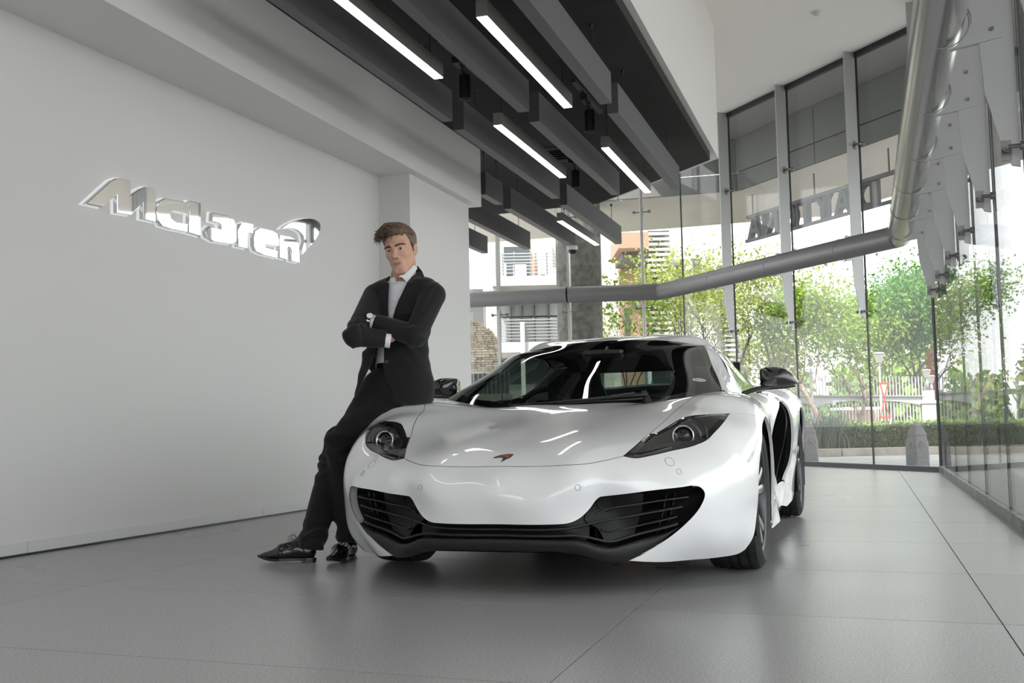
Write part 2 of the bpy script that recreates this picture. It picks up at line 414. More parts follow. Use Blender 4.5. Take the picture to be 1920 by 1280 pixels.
MB().prism([(wx(-9) - .2, -9, ZS), (-3.90, -9, ZS), (-3.885, 11.12, ZS), (-4.9, 11.12, ZS)], (0, 0, 1.0)).build('soffit', M_wall2, kind='structure')
# dark hung ceiling with its white bulkhead
A1 = at(1331, 300, 2, ZD); B1 = at(1120, 382, 2, ZD); B2 = at(925, 408, 2, ZD)
XB = A1[0]
MB().prism([(-3.89, -9, ZD), (XB, -9, ZD), (XB, A1[1], ZD), (B1[0], B1[1], ZD), (-7.8, B1[1] + .45, ZD), (-7.8, 11.0, ZD), (-4.2, 11.0, ZD), (-4.2, 9, ZD), (-3.89, 9, ZD)], (0, 0, .10)).build('hung_ceiling', M_slab, kind='structure')
XF = at(1347, 297, 2, ZD + .10)
MB().prism([(-4.6, -9, ZD + .1), (XF[0], -9, ZD + .1), (XF[0], XF[1], ZD + .1), (B1[0] + .1, B1[1] + .3, ZD + .1), (-8.0, B1[1] + .6, ZD + .1), (-8.0, 10.9, ZD + .1), (-4.6, 10.9, ZD + .1)], (0, 0, 1.9)).build('bulkhead_ceiling', M_wall2, kind='structure')
ZC = 5.42
MB().prism([(-8.2, -9, ZC), (.95, -9, ZC), (.95, 13.72, ZC), (-2.85, 18.2, ZC), (-8.2, 18.2, ZC)], (0, 0, .25)).build('ceiling', M_ceil, kind='structure')
sm = empty('smoke_detector', tuple(at(1531, 22, 2, ZC)), label='small white round smoke detector on the upper grey ceiling', cat='detector')
MB().lathe([(.0005, -.045), (.03, -.045), (.04, -.03), (.055, -.02), (.06, -.0)], n=20).build('detector_body', M_wall, sm, smooth=True)
# behind the camera: a plain wall with a wide window
wb = MB(); wb.span((-5.2, -9.2, 0), (-4.2, -9, 5.6)); wb.span((-4.2, -9.2, 2.6), (.95, -9, 5.6)); wb.span((-4.2, -9.2, 0), (.95, -9, .6)); wb.span((-2.6, -9.2, .6), (-.6, -9, 2.6)); wb.build('wall_back', M_wall, kind='structure')

# ------------------------------------------------------------------ glass walls
def pane(name, p0, p1, z0, z1, parent, th=.018):
    p0, p1 = np.array(p0, float), np.array(p1, float); d = (p1 - p0) / np.linalg.norm(p1 - p0); nn = np.array([d[1], -d[0]]) * th / 2
    q = [(*(p0 + nn), z0), (*(p1 + nn), z0), (*(p1 - nn), z0), (*(p0 - nn), z0)]
    return MB().prism(q, (0, 0, z1 - z0)).build(name, M_pane, parent)
XG = .88
wr = empty('window_1', (XG, 6, 0), kind='structure')
wf = empty('window_2', (-.9, 15.8, 0), kind='structure')
wl = empty('window_3', (-5, 17.9, 0), kind='structure')
FINY = [13.0 - 1.36 * k for k in range(0, 16)]
edges = [13.68] + [y - .03 for y in FINY]
def child(o, parent):
    o.parent = parent; o.matrix_parent_inverse = Matrix.Translation(parent.location).inverted(); return o
for a, b in zip(edges, edges[1:]):
    for z0, z1 in ((.05, ZC - .05),):
        child(pane('pane', (XG, a - .006), (XG, b + .006), z0, z1, None), wr)
JT = [0.02, 1.155, 2.625, 4.095, 5.565]
fpt = lambda t, o=0.0: GC + GD * t - GN * o
for a, b in zip(JT, JT[1:]):
    for z0, z1 in ((.05, ZC - .06),):
        p, q = fpt(a + .006), fpt(b - .006); child(pane('pane', p[:2], q[:2], z0, z1, None), wf)
KC = fpt(JT[-1]); LD = np.array([-1, -.045, 0]); LD /= np.linalg.norm(LD); LN = np.array([LD[1], -LD[0], 0])
if LN[1] < 0: LN = -LN
JL = [0, .66, 1.93, 3.18, 4.4, 5.0]
lpt = lambda t, o=0.0: KC + LD * t - LN * o
for a, b in zip(JL, JL[1:]):
    for z0, z1 in ((.05, ZC - .06),):
        p, q = lpt(a + .006), lpt(b - .006); child(pane('pane', p[:2], q[:2], z0, z1, None), wl)
def gasket(P, Q, z0, z1, w, parent, name='gasket', m_=M_alu):
    P, Q = np.array(P, float), np.array(Q, float); d = (Q - P)[:2] / np.linalg.norm((Q - P)[:2]); nn = np.array([d[1], -d[0]]) * w / 2
    o = MB().prism([(P[0] + nn[0], P[1] + nn[1], z0), (Q[0] + nn[0], Q[1] + nn[1], z0), (Q[0] - nn[0], Q[1] - nn[1], z0), (P[0] - nn[0], P[1] - nn[1], z0)], (0, 0, z1 - z0)).build(name, m_, None)
    return child(o, parent)
M_sill = noise_color(mat('weathered aluminium', (.12, .125, .12), .45, metal=.5), 6, (.08, .085, .08), (.20, .205, .195))
gasket((XG, 13.69), (XG, -9), 0, .075, .07, wr, 'sill_rail', M_sill)
gasket(fpt(0), fpt(JT[-1]), 0, .06, .06, wf, 'sill_rail'); gasket(lpt(0), lpt(5.0), 0, .06, .06, wl, 'sill_rail')
gasket((XG, 13.69), (XG, -9), ZC - .06, ZC, .06, wr, 'head_rail'); gasket(fpt(0), fpt(JT[-1]), ZC - .07, ZC, .06, wf, 'head_rail'); gasket(lpt(0), lpt(5.0), ZC - .07, ZC, .06, wl, 'head_rail')
M_gask = mat('black silicone joint', (.01, .014, .012), .5)
for t in JT: gasket(fpt(t - .007), fpt(t + .007), .05, ZC - .05, .022, wf, 'joint', M_gask)
for t in JL[1:5]: gasket(lpt(t - .007), lpt(t + .007), .05, ZC - .05, .022, wl, 'joint', M_gask)
for y in edges[:10]: gasket((XG, y - .004), (XG, y + .004), .07, ZC - .05, .02, wr, 'joint', M_gask)

# big tube that stiffens the glass, fins, saddles, spider clamps
ZP = 2.80; PR = .135; PO = .37
PC_ = np.array([.525, 0, ZP])
tA = fpt(0, PO); corner = GC - GN * PO; tt = (PC_[0] - corner[0]) / GD[0]; PCR = corner + GD * tt; PCR[2] = ZP
kink = fpt(JT[-1] + .12, PO); kink[2] = ZP
pl_ = lpt(5.3, PO); pl_[2] = ZP
tube = empty('steel_tube', tuple(PCR), label='long grey steel tube running level along the glass walls at mid height', cat='tube')
def seg(a, b, m_): return child(MB().tube([a, b], PR, 28).build('tube_section', m_, None, smooth=False), tube)
def mitre_tube(pts, m_):
    o = MB().tube(pts, PR, 32).build('tube_section', m_, None); sharp_smooth(o, .5); return child(o, tube)
mid = lpt(1.9, PO); mid[2] = ZP
a0 = np.array([.40, -9, ZP])
mitre_tube([a0, PCR + (0, -.05, 0), PCR + GD * .001], M_pipe)
mitre_tube([PCR, kink], M_pipe2); mitre_tube([kink, mid - LD * .004], M_pipe2); mitre_tube([mid + LD * .004, pl_], M_pipe2)
c_ = empty('x'); bpy.data.objects.remove(c_)
s0 = MB().lathe([(.0005, -PR), *[(PR * math.cos(a), PR * math.sin(a)) for a in np.linspace(-1.5, 1.5, 15)], (.0005, PR)], n=28)
for p in (PCR, kink): child(MB().add([tuple(np.array(v) + p) for v in s0.v], s0.f).build('tube_elbow', M_pipe, None, smooth=True), tube)
def fin_profile(top, bot):
    """depth from the glass against height"""
    pr = [(.02, top), (.19, top)] + [(.19, ZP + .25), (.19, ZP - .15), (.175, ZP - .40), (.14, bot + .28), (.095, bot + .08), (.06, bot + .01), (.02, bot)]
    return pr
def make_fin(P, dn, label, top=ZC, bot=1.92):
    """P point on the glass line, dn inward unit normal; plate plane holds dn and z"""
    f = empty('glass_fin', (P[0], P[1], 0), label=label, cat='fin', group='steel fins along the glass')
    t = np.array([-dn[1], dn[0], 0]) * .010
    poly = [(dn[0] * d, dn[1] * d, z) for d, z in fin_profile(top, bot)]
    MB().prism([tuple(np.array(p) - t) for p in poly], tuple(2 * t)).build('blade', M_steel, f)
    # saddle plate round the tube and two bolts
    c = np.array([dn[0] * PO, dn[1] * PO, ZP])
    ang = math.atan2(-dn[1], -dn[0])
    arc = [c + np.array([math.cos(a) * -dn[0] * -1, math.cos(a) * dn[1], 0]) * 0 for a in (0,)]
    pts = [(.075, ZP + .17), (PO - .09, ZP + .19)] + [(PO + (PR + .012) * math.cos(a) , ZP + (PR + .012) * math.sin(a)) for a in np.linspace(2.25, 4.2, 9)] + [(PO - .03, ZP - .155), (.075, ZP - .115)]
    t2 = np.array([-dn[1], dn[0], 0]) * .019
    MB().prism([tuple(np.array([dn[0] * d, dn[1] * d, z]) - t2) for d, z in pts], tuple(2 * t2)).build('saddle_plate', M_steel, f)
    q3 = np.array([dn[0], dn[1], 0]); rg = [c + q3 * (PR + .001) * math.cos(a) + np.array([0, 0, (PR + .001) * math.sin(a)]) for a in np.linspace(0, 2 * PI, 33)[:-1]]
    MB().tube([tuple(p) for p in rg], .0035, 6, closed=True).build('tube_collar', M_steel, f, smooth=True)
    for z in (ZP + .115, ZP - .065):
        q = np.array([dn[0] * .125, dn[1] * .125, z]); b = t / .010
        MB().cyl(tuple(q - b * .030), tuple(q + b * .030), .011, 10).build('bolt', M_stain, f)
    for z in (bot + .09, 4.18):
        sp = MB()
        q = np.array([dn[0] * .085, dn[1] * .085, z]); b = t / .010
        sp.box(tuple(q), (.02, .02, .13)) if False else sp.bar(tuple(q + (0, 0, -.055)), tuple(q + (0, 0, .055)), .05, .026, tuple(b))
        sp.cyl(tuple(q - b * .10), tuple(q + b * .10), .012, 10)
        for s_ in (1, -1):
            e = q + b * .10 * s_; sp.cyl(tuple(e), tuple(e - dn * .055), .012, 10); sp.cyl(tuple(e - dn * .055), tuple(e - dn * .075), .024, 12)
            sp.cyl(tuple(q + b * .055 * s_), tuple(q + b * .068 * s_), .02, 10)
        sp.build('spider_clamp', M_stain, f, smooth=False)
        for s_ in (.04, -.04): pass
    return f
NUMW = ['first', 'second', 'third', 'fourth', 'fifth', 'sixth']
for k, t in enumerate(JT[1:]):
    P = fpt(t)
    lab = ['silver steel fin on the slanted glass, first from the glass corner', 'silver steel fin on the slanted glass, second from the glass corner', 'silver steel fin on the slanted glass, third from the glass corner', 'slim grey post at the bend where the two rear glass walls meet'][k]
    if k < 3: make_fin(P + GD * .012, -GN, lab)
for k, y in enumerate(FINY[:7]):
    make_fin(np.array([XG, y, 0]), np.array([-1.0, 0, 0]), 'silver steel blade on the right glass wall, %s from the glass corner' % ['first', 'second', 'third', 'fourth', 'fifth', 'sixth', 'seventh'][k], bot=1.98)
def post(P, label, dn, rod=False):
    f = empty('glass_post', (P[0], P[1], 0), label=label, cat='post', group='slim posts on the rear glass')
    n3 = np.array([dn[0], dn[1], 0]); t = np.array([-dn[1], dn[0], 0])
    q0 = n3 * .09
    if rod: MB().cyl(tuple(q0 + (0, 0, .3)), tuple(q0 + (0, 0, ZC)), .026, 14).build('rod', M_steel, f)
    else: MB().loft([[tuple(q0 + t * a * .022 + n3 * b * (.065 * s_ ) + (0, 0, z)) for a, b in ((-1, -1), (1, -1), (1, 1), (-1, 1))] for z, s_ in ((1.55, .35), (2.3, 1), (ZC, 1))]).build('blade', M_steel, f)
    for z in (1.75, 2.55, 4.18):
        sp = MB(); q = n3 * .04 + np.array([0, 0, z])
        sp.bar(tuple(q - (0, 0, .06)), tuple(q + (0, 0, .06)), .05, .05, tuple(n3)); sp.cyl(tuple(q - t * .12), tuple(q + t * .12), .012, 10)
        for s_ in (1, -1): sp.lathe([(.0005, -.03), (.022, -.02), (.03, 0), (.022, .02), (.0005, .03)], tuple(q + t * .13 * s_), n=10)
        sp.build('spider_clamp', M_stain, f)
    return f
post(lpt(.66), 'slim round steel rod standing between the bend and the concrete pillar', -LN, True)
post(lpt(1.93), 'slim grey post standing beside the round concrete pillar outside', -LN)
post(lpt(3.18), 'slim grey post in front of the balcony building, near the white column', -LN)

# ------------------------------------------------------------------ hung baffles, linear lights, spots
ZB = 3.20; BH, BW = .255, .095
def mk_baffle(x, y0, y1, lab):
    b = empty('ceiling_baffle', (x, (y0 + y1) / 2, ZB), label=lab, cat='baffle', group='charcoal baffles hung under the ceiling')
    L = (y1 - y0) / 2
    MB().span((-BW / 2, -L, 0), (BW / 2, L, BH)).build('baffle_body', M_baff, b, bevel=.004)
    for yy in (-L * .72, L * .72):
        MB().cyl((0, yy, BH), (0, yy, ZD - ZB), .004, 6).build('hanger_rod', M_blk, b); MB().lathe([(.0005, ZD - ZB - .03), (.014, ZD - ZB - .03), (.018, ZD - ZB)], (0, yy, 0), n=10).build('hanger_cup', M_blk, b)
def cx(px): return at(px[0], px[1], 2, ZB)
# (far or near visible end of the lower right edge, other end)
def bf(near, far, lab, ymin=None):
    n_ = cx(near) if near is not None else None; f_ = cx(far) if far is not None else None
    x = np.mean([q[0] for q in (n_, f_) if q is not None]) - BW / 2
    y0 = n_[1] if n_ is not None else f_[1] - 3.17; y1 = f_[1] if f_ is not None else n_[1] + 3.17
    if ymin: y0 = ymin
    mk_baffle(x, y0, y1, lab)
bf(None, (849, 227), 'charcoal baffle against the white soffit, nearest one above the wall lettering')
bf((871, 242), (1049, 372), 'charcoal baffle ending beside the white pillar head, between two lit strips')
bf(None, (993, 209), 'charcoal baffle between the two nearest lit strips')
bf((1012, 227), (1162, 365), 'charcoal baffle right of the small centre lit strip, above the vent')
bf(None, (1147, 194), 'charcoal baffle right of the nearest long lit strip')
bf((1161, 211), (1274, 355), 'charcoal baffle nearest the white bulkhead, running to the glass')
bf(None, (943, 383), 'short charcoal baffle just emerging behind the white pillar', 11.14)
bf((956, 391), (1081, 462), 'charcoal baffle carrying the white dome camera')
bf((1061, 384), (1168, 457), 'charcoal baffle right of the farthest lit strip')
bf(None, (995, 467), 'charcoal baffle in front of the balcony railing', 12.0)
bf(None, (915, 475), 'last charcoal baffle, half hidden by the white pillar', 12.0)
M_led = mat('lit diffuser', (1, 1, 1), .5, emit=(1, .97, .93), estr=7.0)
M_ledh = mat('light housing', (.25, .24, .235), .5)
def mk_led(x, y0, y1, lab):
    b = empty('linear_light', (x, (y0 + y1) / 2, ZB), label=lab, cat='lamp', group='lit linear lights hung between the baffles')
    L = (y1 - y0) / 2; w = .075
    MB().span((-w / 2, -L, .004), (w / 2, L, .11)).build('housing', M_ledh, b)
    MB().span((-w / 2 + .004, -L + .004, -.002), (w / 2 - .004, L - .004, .004)).build('diffuser', M_led, b)
    for yy in (-L * .9, L * .85):
        MB().cyl((0, yy, .11), (0, yy, ZD - ZB), .003, 6).build('cable', M_blk, b); MB().lathe([(.0005, ZD - ZB - .035), (.012, ZD - ZB - .03), (.016, ZD - ZB)], (0, yy, 0), n=10).build('ceiling_cup', M_blk, b)
LD5 = [((625, 0), (814, 148.5), 'long lit strip nearest the white soffit, cut by the top edge'), ((894.6, 33), (1055, 203), 'lit strip hanging nearest the camera over the car'), ((925, 236), (1049, 333.6), 'lit strip over the windscreen in the middle of the ceiling'), ((1126, 278), (1209, 361.5), 'short looking lit strip near the bulkhead and the glass'), ((1046, 415), (1113, 460), 'farthest lit strip, seen against the concrete pillar')]
for a, b, lab in LD5:
    p, q = cx(a), cx(b); mk_led((p[0] + q[0]) / 2 + .037, p[1] - (.5 if a[1] == 0 else 0), q[1], lab)
# two more rows behind the camera light the room
for i, (x, y) in enumerate(((-2.85, .6), (-2.85, -2.4), (-2.2, 1.9), (-2.2, -1.1), (-3.5, 2.6))): mk_led(x, y - 1.05, y + 1.05, ['lit strip behind the viewpoint, first of the left row', 'lit strip behind the viewpoint, second of the left row', 'lit strip behind the viewpoint, first of the right row', 'lit strip behind the viewpoint, second of the right row', 'lit strip behind the viewpoint by the wall'][i])
def mk_spot(px, lab):
    ZT = 3.52; p = at(px[0], px[1], 2, 3.22)
    b = empty('track_spot', (p[0], p[1], ZD), label=lab, cat='spotlight', group='black track spots')
    d = 3.22 - ZD
    MB().span((-.018, -.55, -.20), (.018, .45, -.17)).build('track', M_blk, b)
    for yy in (-.4, .3): MB().cyl((0, yy, -.17), (0, yy, 0), .003, 6).build('track_cable', M_blk, b)
    MB().span((-.03, -.2, -.25), (.03, -.05, -.20)).build('adapter', M_blk, b); MB().cyl((0, 0, d + .20), (0, -.1, -.22), .012, 8).build('arm', M_blk, b)
    MB().lathe([(.0005, d + .19), (.042, d + .19), (.045, d + .18), (.045, d), (.040, d), (.032, d + .03)], n=24).build('can', M_blk, b, smooth=False)
    MB().lathe([(.0005, d + .03), (.032, d + .03), (.040, d + .003)], n=24).build('reflector', mat('spot reflector', (.5, .48, .46), .25, metal=.9, emit=(1, .93, .85), estr=.6), b)
mk_spot((872, 186), 'black spot beside the end of the nearest lit strip'); mk_spot((1106, 247), 'black spot right of the lit strip nearest the camera'); mk_spot((1080, 352), 'black spot farthest back, above the windscreen')
vp = at(1024, 290, 2, ZD)
vt = empty('ceiling_vent', tuple(vp), label='square dark air vent in the hung ceiling', cat='vent')
mb = MB(); 
for a, b in (((-.3, -.3), (.3, -.26)), ((-.3, .26), (.3, .3)), ((-.3, -.26), (-.26, .26)), ((.26, -.26), (.3, .26))): mb.span((a[0], a[1], -.02), (b[0], b[1], 0))
mb.build('vent_frame', mat('vent metal', (.09, .09, .09), .5), vt)
for k in range(5): MB().box((0, -.2 + .1 * k, -.012), (.52, .06, .006), Euler((.5, 0, 0)).to_matrix()).build('vent_blade', MATS['vent metal'], vt)
# dome camera on the end of a baffle
dp = at(1074, 464, 2, ZB - .02)
dc = empty('dome_camera', (dp[0], dp[1] - .02, ZB), label='white dome camera with dark eye under a charcoal baffle end', cat='camera')
MB().lathe([(.0005, .0), (.07, .0), (.075, -.015), (.075, -.05), (.068, -.06)], n=24).build('camera_body', M_wall, dc, smooth=False)
MB().lathe([(.066, -.055), (.06, -.085), (.04, -.11), (.0005, -.12)], n=24).build('camera_eye', M_blk, dc, smooth=True)

# ------------------------------------------------------------------ chrome lettering on the left wall
M_sign = mat('polished chrome letters', (.82, .82, .82), .03, metal=1.0)
M_halo = mat('lit acrylic edge', (.85, .87, .87), .4, emit=(.95, .98, 1), estr=.25)
sgn = empty('wall_sign', tuple(np.array([wx(6.2), 6.2, 1.8])), label='chrome letters with a curved swoosh on the white wall', cat='sign')
LET = [
 [(150,265),(330,103),(360,90),(395,87),(462,103),(462,205),(530,160),(560,148),(595,147),(635,160),(635,392),(548,372),(548,258),(465,345),(368,328),(368,205),(265,290)],
 [(640,320),(645,275),(662,245),(700,226),(858,258),(858,330),(760,310),(742,322),(738,345),(745,370),(768,388),(858,402),(858,463),(740,440),(680,420),(650,380)],
 [(872,243),(948,263),(948,492),(865,466)],
 [(1030,325),(1130,348),(1178,375),(1195,420),(1195,525),(1165,547),(1040,527),(990,497),(980,455),(1005,420),(1090,440),(1090,415),(1078,400),(1025,385)],
 [(1205,440),(1225,402),(1258,392),(1312,405),(1312,472),(1282,466),(1272,482),(1272,577),(1205,562)],
 [(1312,500),(1322,452),(1358,430),(1440,448),(1478,472),(1490,510),(1488,560),(1395,545),(1395,565),(1480,590),(1478,642),(1380,617),(1328,592),(1314,555)],
 [(1492,478),(1560,490),(1605,508),(1628,548),(1633,675),(1578,662),(1575,585),(1560,562),(1545,575),(1545,653),(1492,640)],
]
SWO = [(1508,437),(1560,402),(1620,377),(1690,368),(1745,378),(1775,405),(1772,450),(1740,515),(1700,565),(1648,618),(1652,570),(1665,520),(1655,478),(1625,450),(1570,432)]
wp0 = np.array([wx(6), 6, 0])
def sign_poly(pts, off): return [at_plane(120 + a / 3.692, 310 + b / 3.692, wp0 + wn * off, wn) for a, b in pts]
def smooth_poly(P, keep):
    return P
for k, L_ in enumerate(LET + [SWO]):
    is_s = k == len(LET)
    P = sign_poly(L_, .055); P = np.array(P) - np.array(sgn.location)
    if is_s:
        P = np.vstack([cr_spline(P[:10], 5)[:-1], cr_spline(np.vstack([P[9:], P[:1]]), 5)[:-1]])
    o = MB().prism([tuple(p) for p in P], tuple(-wn * .035)).build('swoosh' if is_s else 'letter', M_sign, sgn, bevel=.004 if not is_s else .012)
    c = P.mean(0); h = []
    P2 = P - wn * .035
    n = len(P2)
    V = np.array([[(p - P2[0]) @ wd, p[2] - P2[0][2]] for p in P2]); V2 = inset_poly(V, -.006)
    H = [P2[0] + wd * a + np.array([0, 0, b]) for a, b in V2]
    MB().prism([tuple(p) for p in H], tuple(-wn * .016)).build('light_edge', M_halo, o)
# ================================================================== the sports car (own frame: u = its left, v = rearwards from the front axle, z up)
FS = Star((0, .3, .33), (0, -1, .35), FRONT_DATA)
CS = Star((0, 1.35, .6), (0, -.5, 1), CABIN_DATA)
RS = Star((0, 1.9, .45), (0, .5, 1), REAR_DATA)
def loop2d(S, segs, step=.006, smooth=True):
    out = []
    for sg in segs:
        X = S.param(np.array(sg, float))
        if smooth and len(X) > 2: X = cr_spline(X, 8)
        out += list(X[:-1])
    P = clean(np.array(out), .0004)
    return clean(resample(P, step), .0004)
def panel(S, segs, name, material, parent, gap=.0005, off=0.0, offfn=None, skirt=.014, space=.009, step=.006, ret=False, **k):
    """a skin panel: closed outline (list of point runs, each run smoothed on its own), meshed on the fitted surface, with its edge folded inwards"""
    P = inset_poly(loop2d(S, segs, step), gap / 1.2)
    lo, hi = P.min(0), P.max(0)
    gx, gy = np.meshgrid(np.arange(lo[0], hi[0], space), np.arange(lo[1], hi[1], space)); G = np.stack([gx.ravel(), gy.ravel()], 1)
    G = G[inside(P, G)]
    if len(G): G = G[seg_dist(P, G) > space * .45]
    V = np.vstack([P, G]) if len(G) else P
    n = len(P)
    r = delaunay_2d_cdt([Vector(p) for p in V], [(i, (i + 1) % n) for i in range(n)], [], 1, 1e-7)
    X = np.array([tuple(q) for q in r[0]]); F = [tuple(f) for f in r[2]]
    o_ = off if offfn is None else offfn(X, seg_dist(P, X))
    Q = S.ev(X, o_); N = S.nrm(X, off)
    if offfn is not None:
        N = None
    c = X[np.array(F)].mean(1); ok = inside(P, c); F = [f for f, q in zip(F, ok) if q]
    # outward winding
    f0 = np.array(F); nn = np.cross(Q[f0[:, 1]] - Q[f0[:, 0]], Q[f0[:, 2]] - Q[f0[:, 0]]); s = ((Q[f0].mean(1) - S.c) * nn).sum(1).sum()
    if s < 0: F = [f[::-1] for f in F]
    vs = list(map(tuple, Q)); fs = list(F); nl = None if N is None else list(map(tuple, N))
    if skirt:
        Qb = S.ev(P, off); Nb = S.nrm(P, off); In = Qb - Nb * skirt; b = len(vs)
        vs += list(map(tuple, Qb)) + list(map(tuple, In)); fs += [(b + i, b + (i + 1) % n, b + n + (i + 1) % n, b + n + i) for i in range(n)]
        if nl is not None:
            T = np.roll(Qb, -1, 0) - np.roll(Qb, 1, 0); sn = np.cross(T, Nb); sn /= np.linalg.norm(sn, axis=1)[:, None] + 1e-9
            cen = Qb.mean(0); sg = np.sign(((Qb - cen) * sn).sum(1)); sn = sn * np.sign(sg.sum() or 1); nl += list(map(tuple, sn)) * 2
    me = bpy.data.meshes.new(name); me.from_pydata(vs, [], fs)
    me.polygons.foreach_set('use_smooth', [True] * len(me.polygons)); 
    if nl is not None: me.normals_split_custom_set_from_vertices(nl)
    o = link_mesh(name, me, material, parent, **k)
    return (o, P) if ret else o
def ring(S, segs, name, material, parent, w, off=.0006, gap=.0012, thick=.004, step=.006, **k):
    P0 = inset_poly(loop2d(S, segs, step), gap / 1.2); P1 = inset_poly(P0, w / 1.2); n = len(P0)
    bad = ~inside(P0, P1) | (seg_dist(P0, P1) < w / 1.2 * .6); P1[bad] = P0[bad] + (P0.mean(0) - P0[bad]) * .02
    A, B = S.ev(P0, off), S.ev(P1, off); A2, B2 = S.ev(P0, off - thick), S.ev(P1, off - thick)
    mb = MB(); mb.add(list(A) + list(B) + list(A2) + list(B2), [f for i in range(n) for j in [(i + 1) % n] for f in ((i, j, n + j, n + i), (n + i, n + j, 3 * n + j, 3 * n + i), (i, 2 * n + i, 2 * n + j, j))])
    return sharp_smooth(mb.build(name, material, parent, fix=True, **k), .8)
def strip(A, B, name, material, parent, rows=6, bulge=0.0, n=40, **k):
    """smooth band between two curves"""
    def rs(c):
        c = cr_spline(c, 10); L = np.r_[0, np.cumsum(np.linalg.norm(np.diff(c, axis=0), axis=1))]; t = np.linspace(0, L[-1], n)
        return np.stack([np.interp(t, L, c[:, i]) for i in range(3)], 1)
    a, b = rs(A), rs(B); t = np.linspace(0, 1, rows)[None, :, None]
    G = a[:, None] * (1 - t) + b[:, None] * t
    if bulge:
        mid = np.array([0, .3, .33]); d = (G - mid); d /= np.linalg.norm(d, axis=2)[..., None]; G = G + d * bulge * (4 * t * (1 - t))
    vs, fs = grid_mesh(G); mb = MB().add(vs, fs)
    return mb.build(name, material, parent, smooth=True, **k)
def surf_curve(S, pts, off=0.0, n=8):
    X = cr_spline(S.param(np.array(pts, float)), n); return S.ev(X, off)

M_paint = mat('pearl white paint', (.85, .865, .875), .28, coat=1.0)
M_black = mat('gloss black trim', (.012, .012, .013), .12, coat=.6)
M_satin = mat('satin black plastic', (.014, .014, .015), .34)
M_matte = mat('matte black void', (.008, .008, .008), .85, spec=.2)
M_lip = mat('graphite lip plastic', (.021, .021, .022), .36, spec=.35)
M_carbon = mat('carbon fibre', (.018, .018, .02), .16, coat=1.0)
M_rubber = noise_color(mat('tyre rubber', (.02, .02, .021), .7), 40, (.016, .016, .017), (.028, .028, .029))
M_rim = mat('diamond cut alloy', (.33, .33, .34), .28, metal=.9)
M_rimd = mat('anthracite alloy', (.075, .075, .08), .35, metal=.8)
M_chrome = mat('chrome', (.78, .78, .79), .08, metal=1.0)
M_wglass = glass_mat('windscreen glass', (.40, .46, .43), 1.0, 1.75)
M_sglass = glass_mat('side window glass', (.62, .72, .68), 1.0, 1.55)
M_lens = glass_mat('headlight cover', (.72, .72, .72), 1.0, 1.45)
M_red = mat('red enamel', (.55, .055, .02), .25, coat=1.0)
M_marker = mat('marker lens', (.62, .63, .62), .15, coat=.5)
M_reflect = mat('lamp reflector', (.13, .13, .134), .3, metal=.6)
M_seat = mat('black leather', (.009, .009, .0095), .6, spec=.3)
M_mesh = mat('black mesh', (.004, .004, .004), .7, spec=.2); M_gpan = mat('moulded black panel', (.006, .006, .006), .3, spec=.22)

car = empty('sports_car', (-1.3826, 5.0838, 0), -.0106, label='white low sports car with swept headlights and black front grilles, parked on the grey floor', cat='car')

# --- key outlines
HL_LOW = [(0.478,-0.798,0.542),(0.525,-0.792,0.534),(0.582,-0.755,0.542),(0.660,-0.677,0.560),(0.725,-0.615,0.574),(0.777,-0.557,0.597),(0.802,-0.510,0.626),(0.827,-0.438,0.661),(0.842,-0.273,0.707)]
HL_UP = [(0.842,-0.273,0.707),(0.793,-0.348,0.707),(0.736,-0.409,0.703),(0.694,-0.423,0.700),(0.653,-0.446,0.689),(0.620,-0.491,0.667),(0.587,-0.541,0.643),(0.567,-0.572,0.630),(0.545,-0.579,0.627)]
HL_IN = [(0.545,-0.579,0.627),(.524,-.655,.601),(.503,-.722,.573),(0.478,-0.798,0.542)]
SEAM_HF = [(0.545,-0.579,0.627),(0.576,-0.478,0.667),(0.607,-0.346,0.715),(0.640,-0.19,0.762),(0.654,-0.090,0.782),(.665,.04,.797),(.672,.19,.809)]
HOODF = [(0,-0.941,0.511),(0.120,-0.938,0.510),(0.241,-0.930,0.512),(0.349,-0.906,0.517),(0.423,-0.853,0.529),(0.478,-0.798,0.542)]
COWL = [(0,.2,.77),(.3,.2,.77),(.5,.195,.775),(.60,.19,.792),(.672,.19,.809)]
SEAM_FB = [(0.842,-0.273,0.707),(.885,-.23,.70),(.93,-.16,.686),(.967,-.10,.664)]
ARCH_F = [(.967,-.10,.664),(.970,-.21,.613),(.966,-.3,.52),(.962,-.345,.445),(.957,-.362,.335),(.947,-.372,.262),(.931,-.385,.185),(.90,-.40,.133)]
WBOT = [(.90,-.40,.133),(.877,-.425,.118),(.787,-.560,.116),(.671,-.680,.117),(.592,-.79,.125),(.500,-.869,.138)]
CREASE = [(.500,-.869,.138),(.508,-.862,.142),(.555,-.851,.164),(.645,-.814,.216),(.716,-.772,.275),(.767,-.731,.336),(.784,-.709,.387),(.772,-.73,.414),(.742,-.762,.422)]
INTTOP = [(.742,-.762,.422),(0.700,-0.793,0.417),(0.609,-0.838,0.409),(0.518,-0.882,0.399),(0.407,-0.913,0.388)]
PANELB = [(0.407,-0.913,0.388),(0.393,-0.918,0.377),(0.367,-0.928,0.342),(0.340,-0.943,0.314),(0.317,-0.957,0.299),(0.287,-0.971,0.289),(0.240,-0.987,0.286),(0.136,-.997,0.285),(0,-0.999,0.285)]
ARCH_R = [(.967,-.10,.664),(.965,.03,.690),(.965,.15,.672),(.966,.26,.62),(.967,.335,.52),(.966,.365,.4),(.96,.372,.3),(.95,.365,.17)]
DOORLINE = [(.72,.30,.815),(.775,.40,.808),(.82,.43,.80),(.87,.432,.785),(.91,.43,.755),(.93,.43,.72),(.946,.43,.65),(.957,.43,.5),(.951,.43,.3),(.935,.43,.15)]

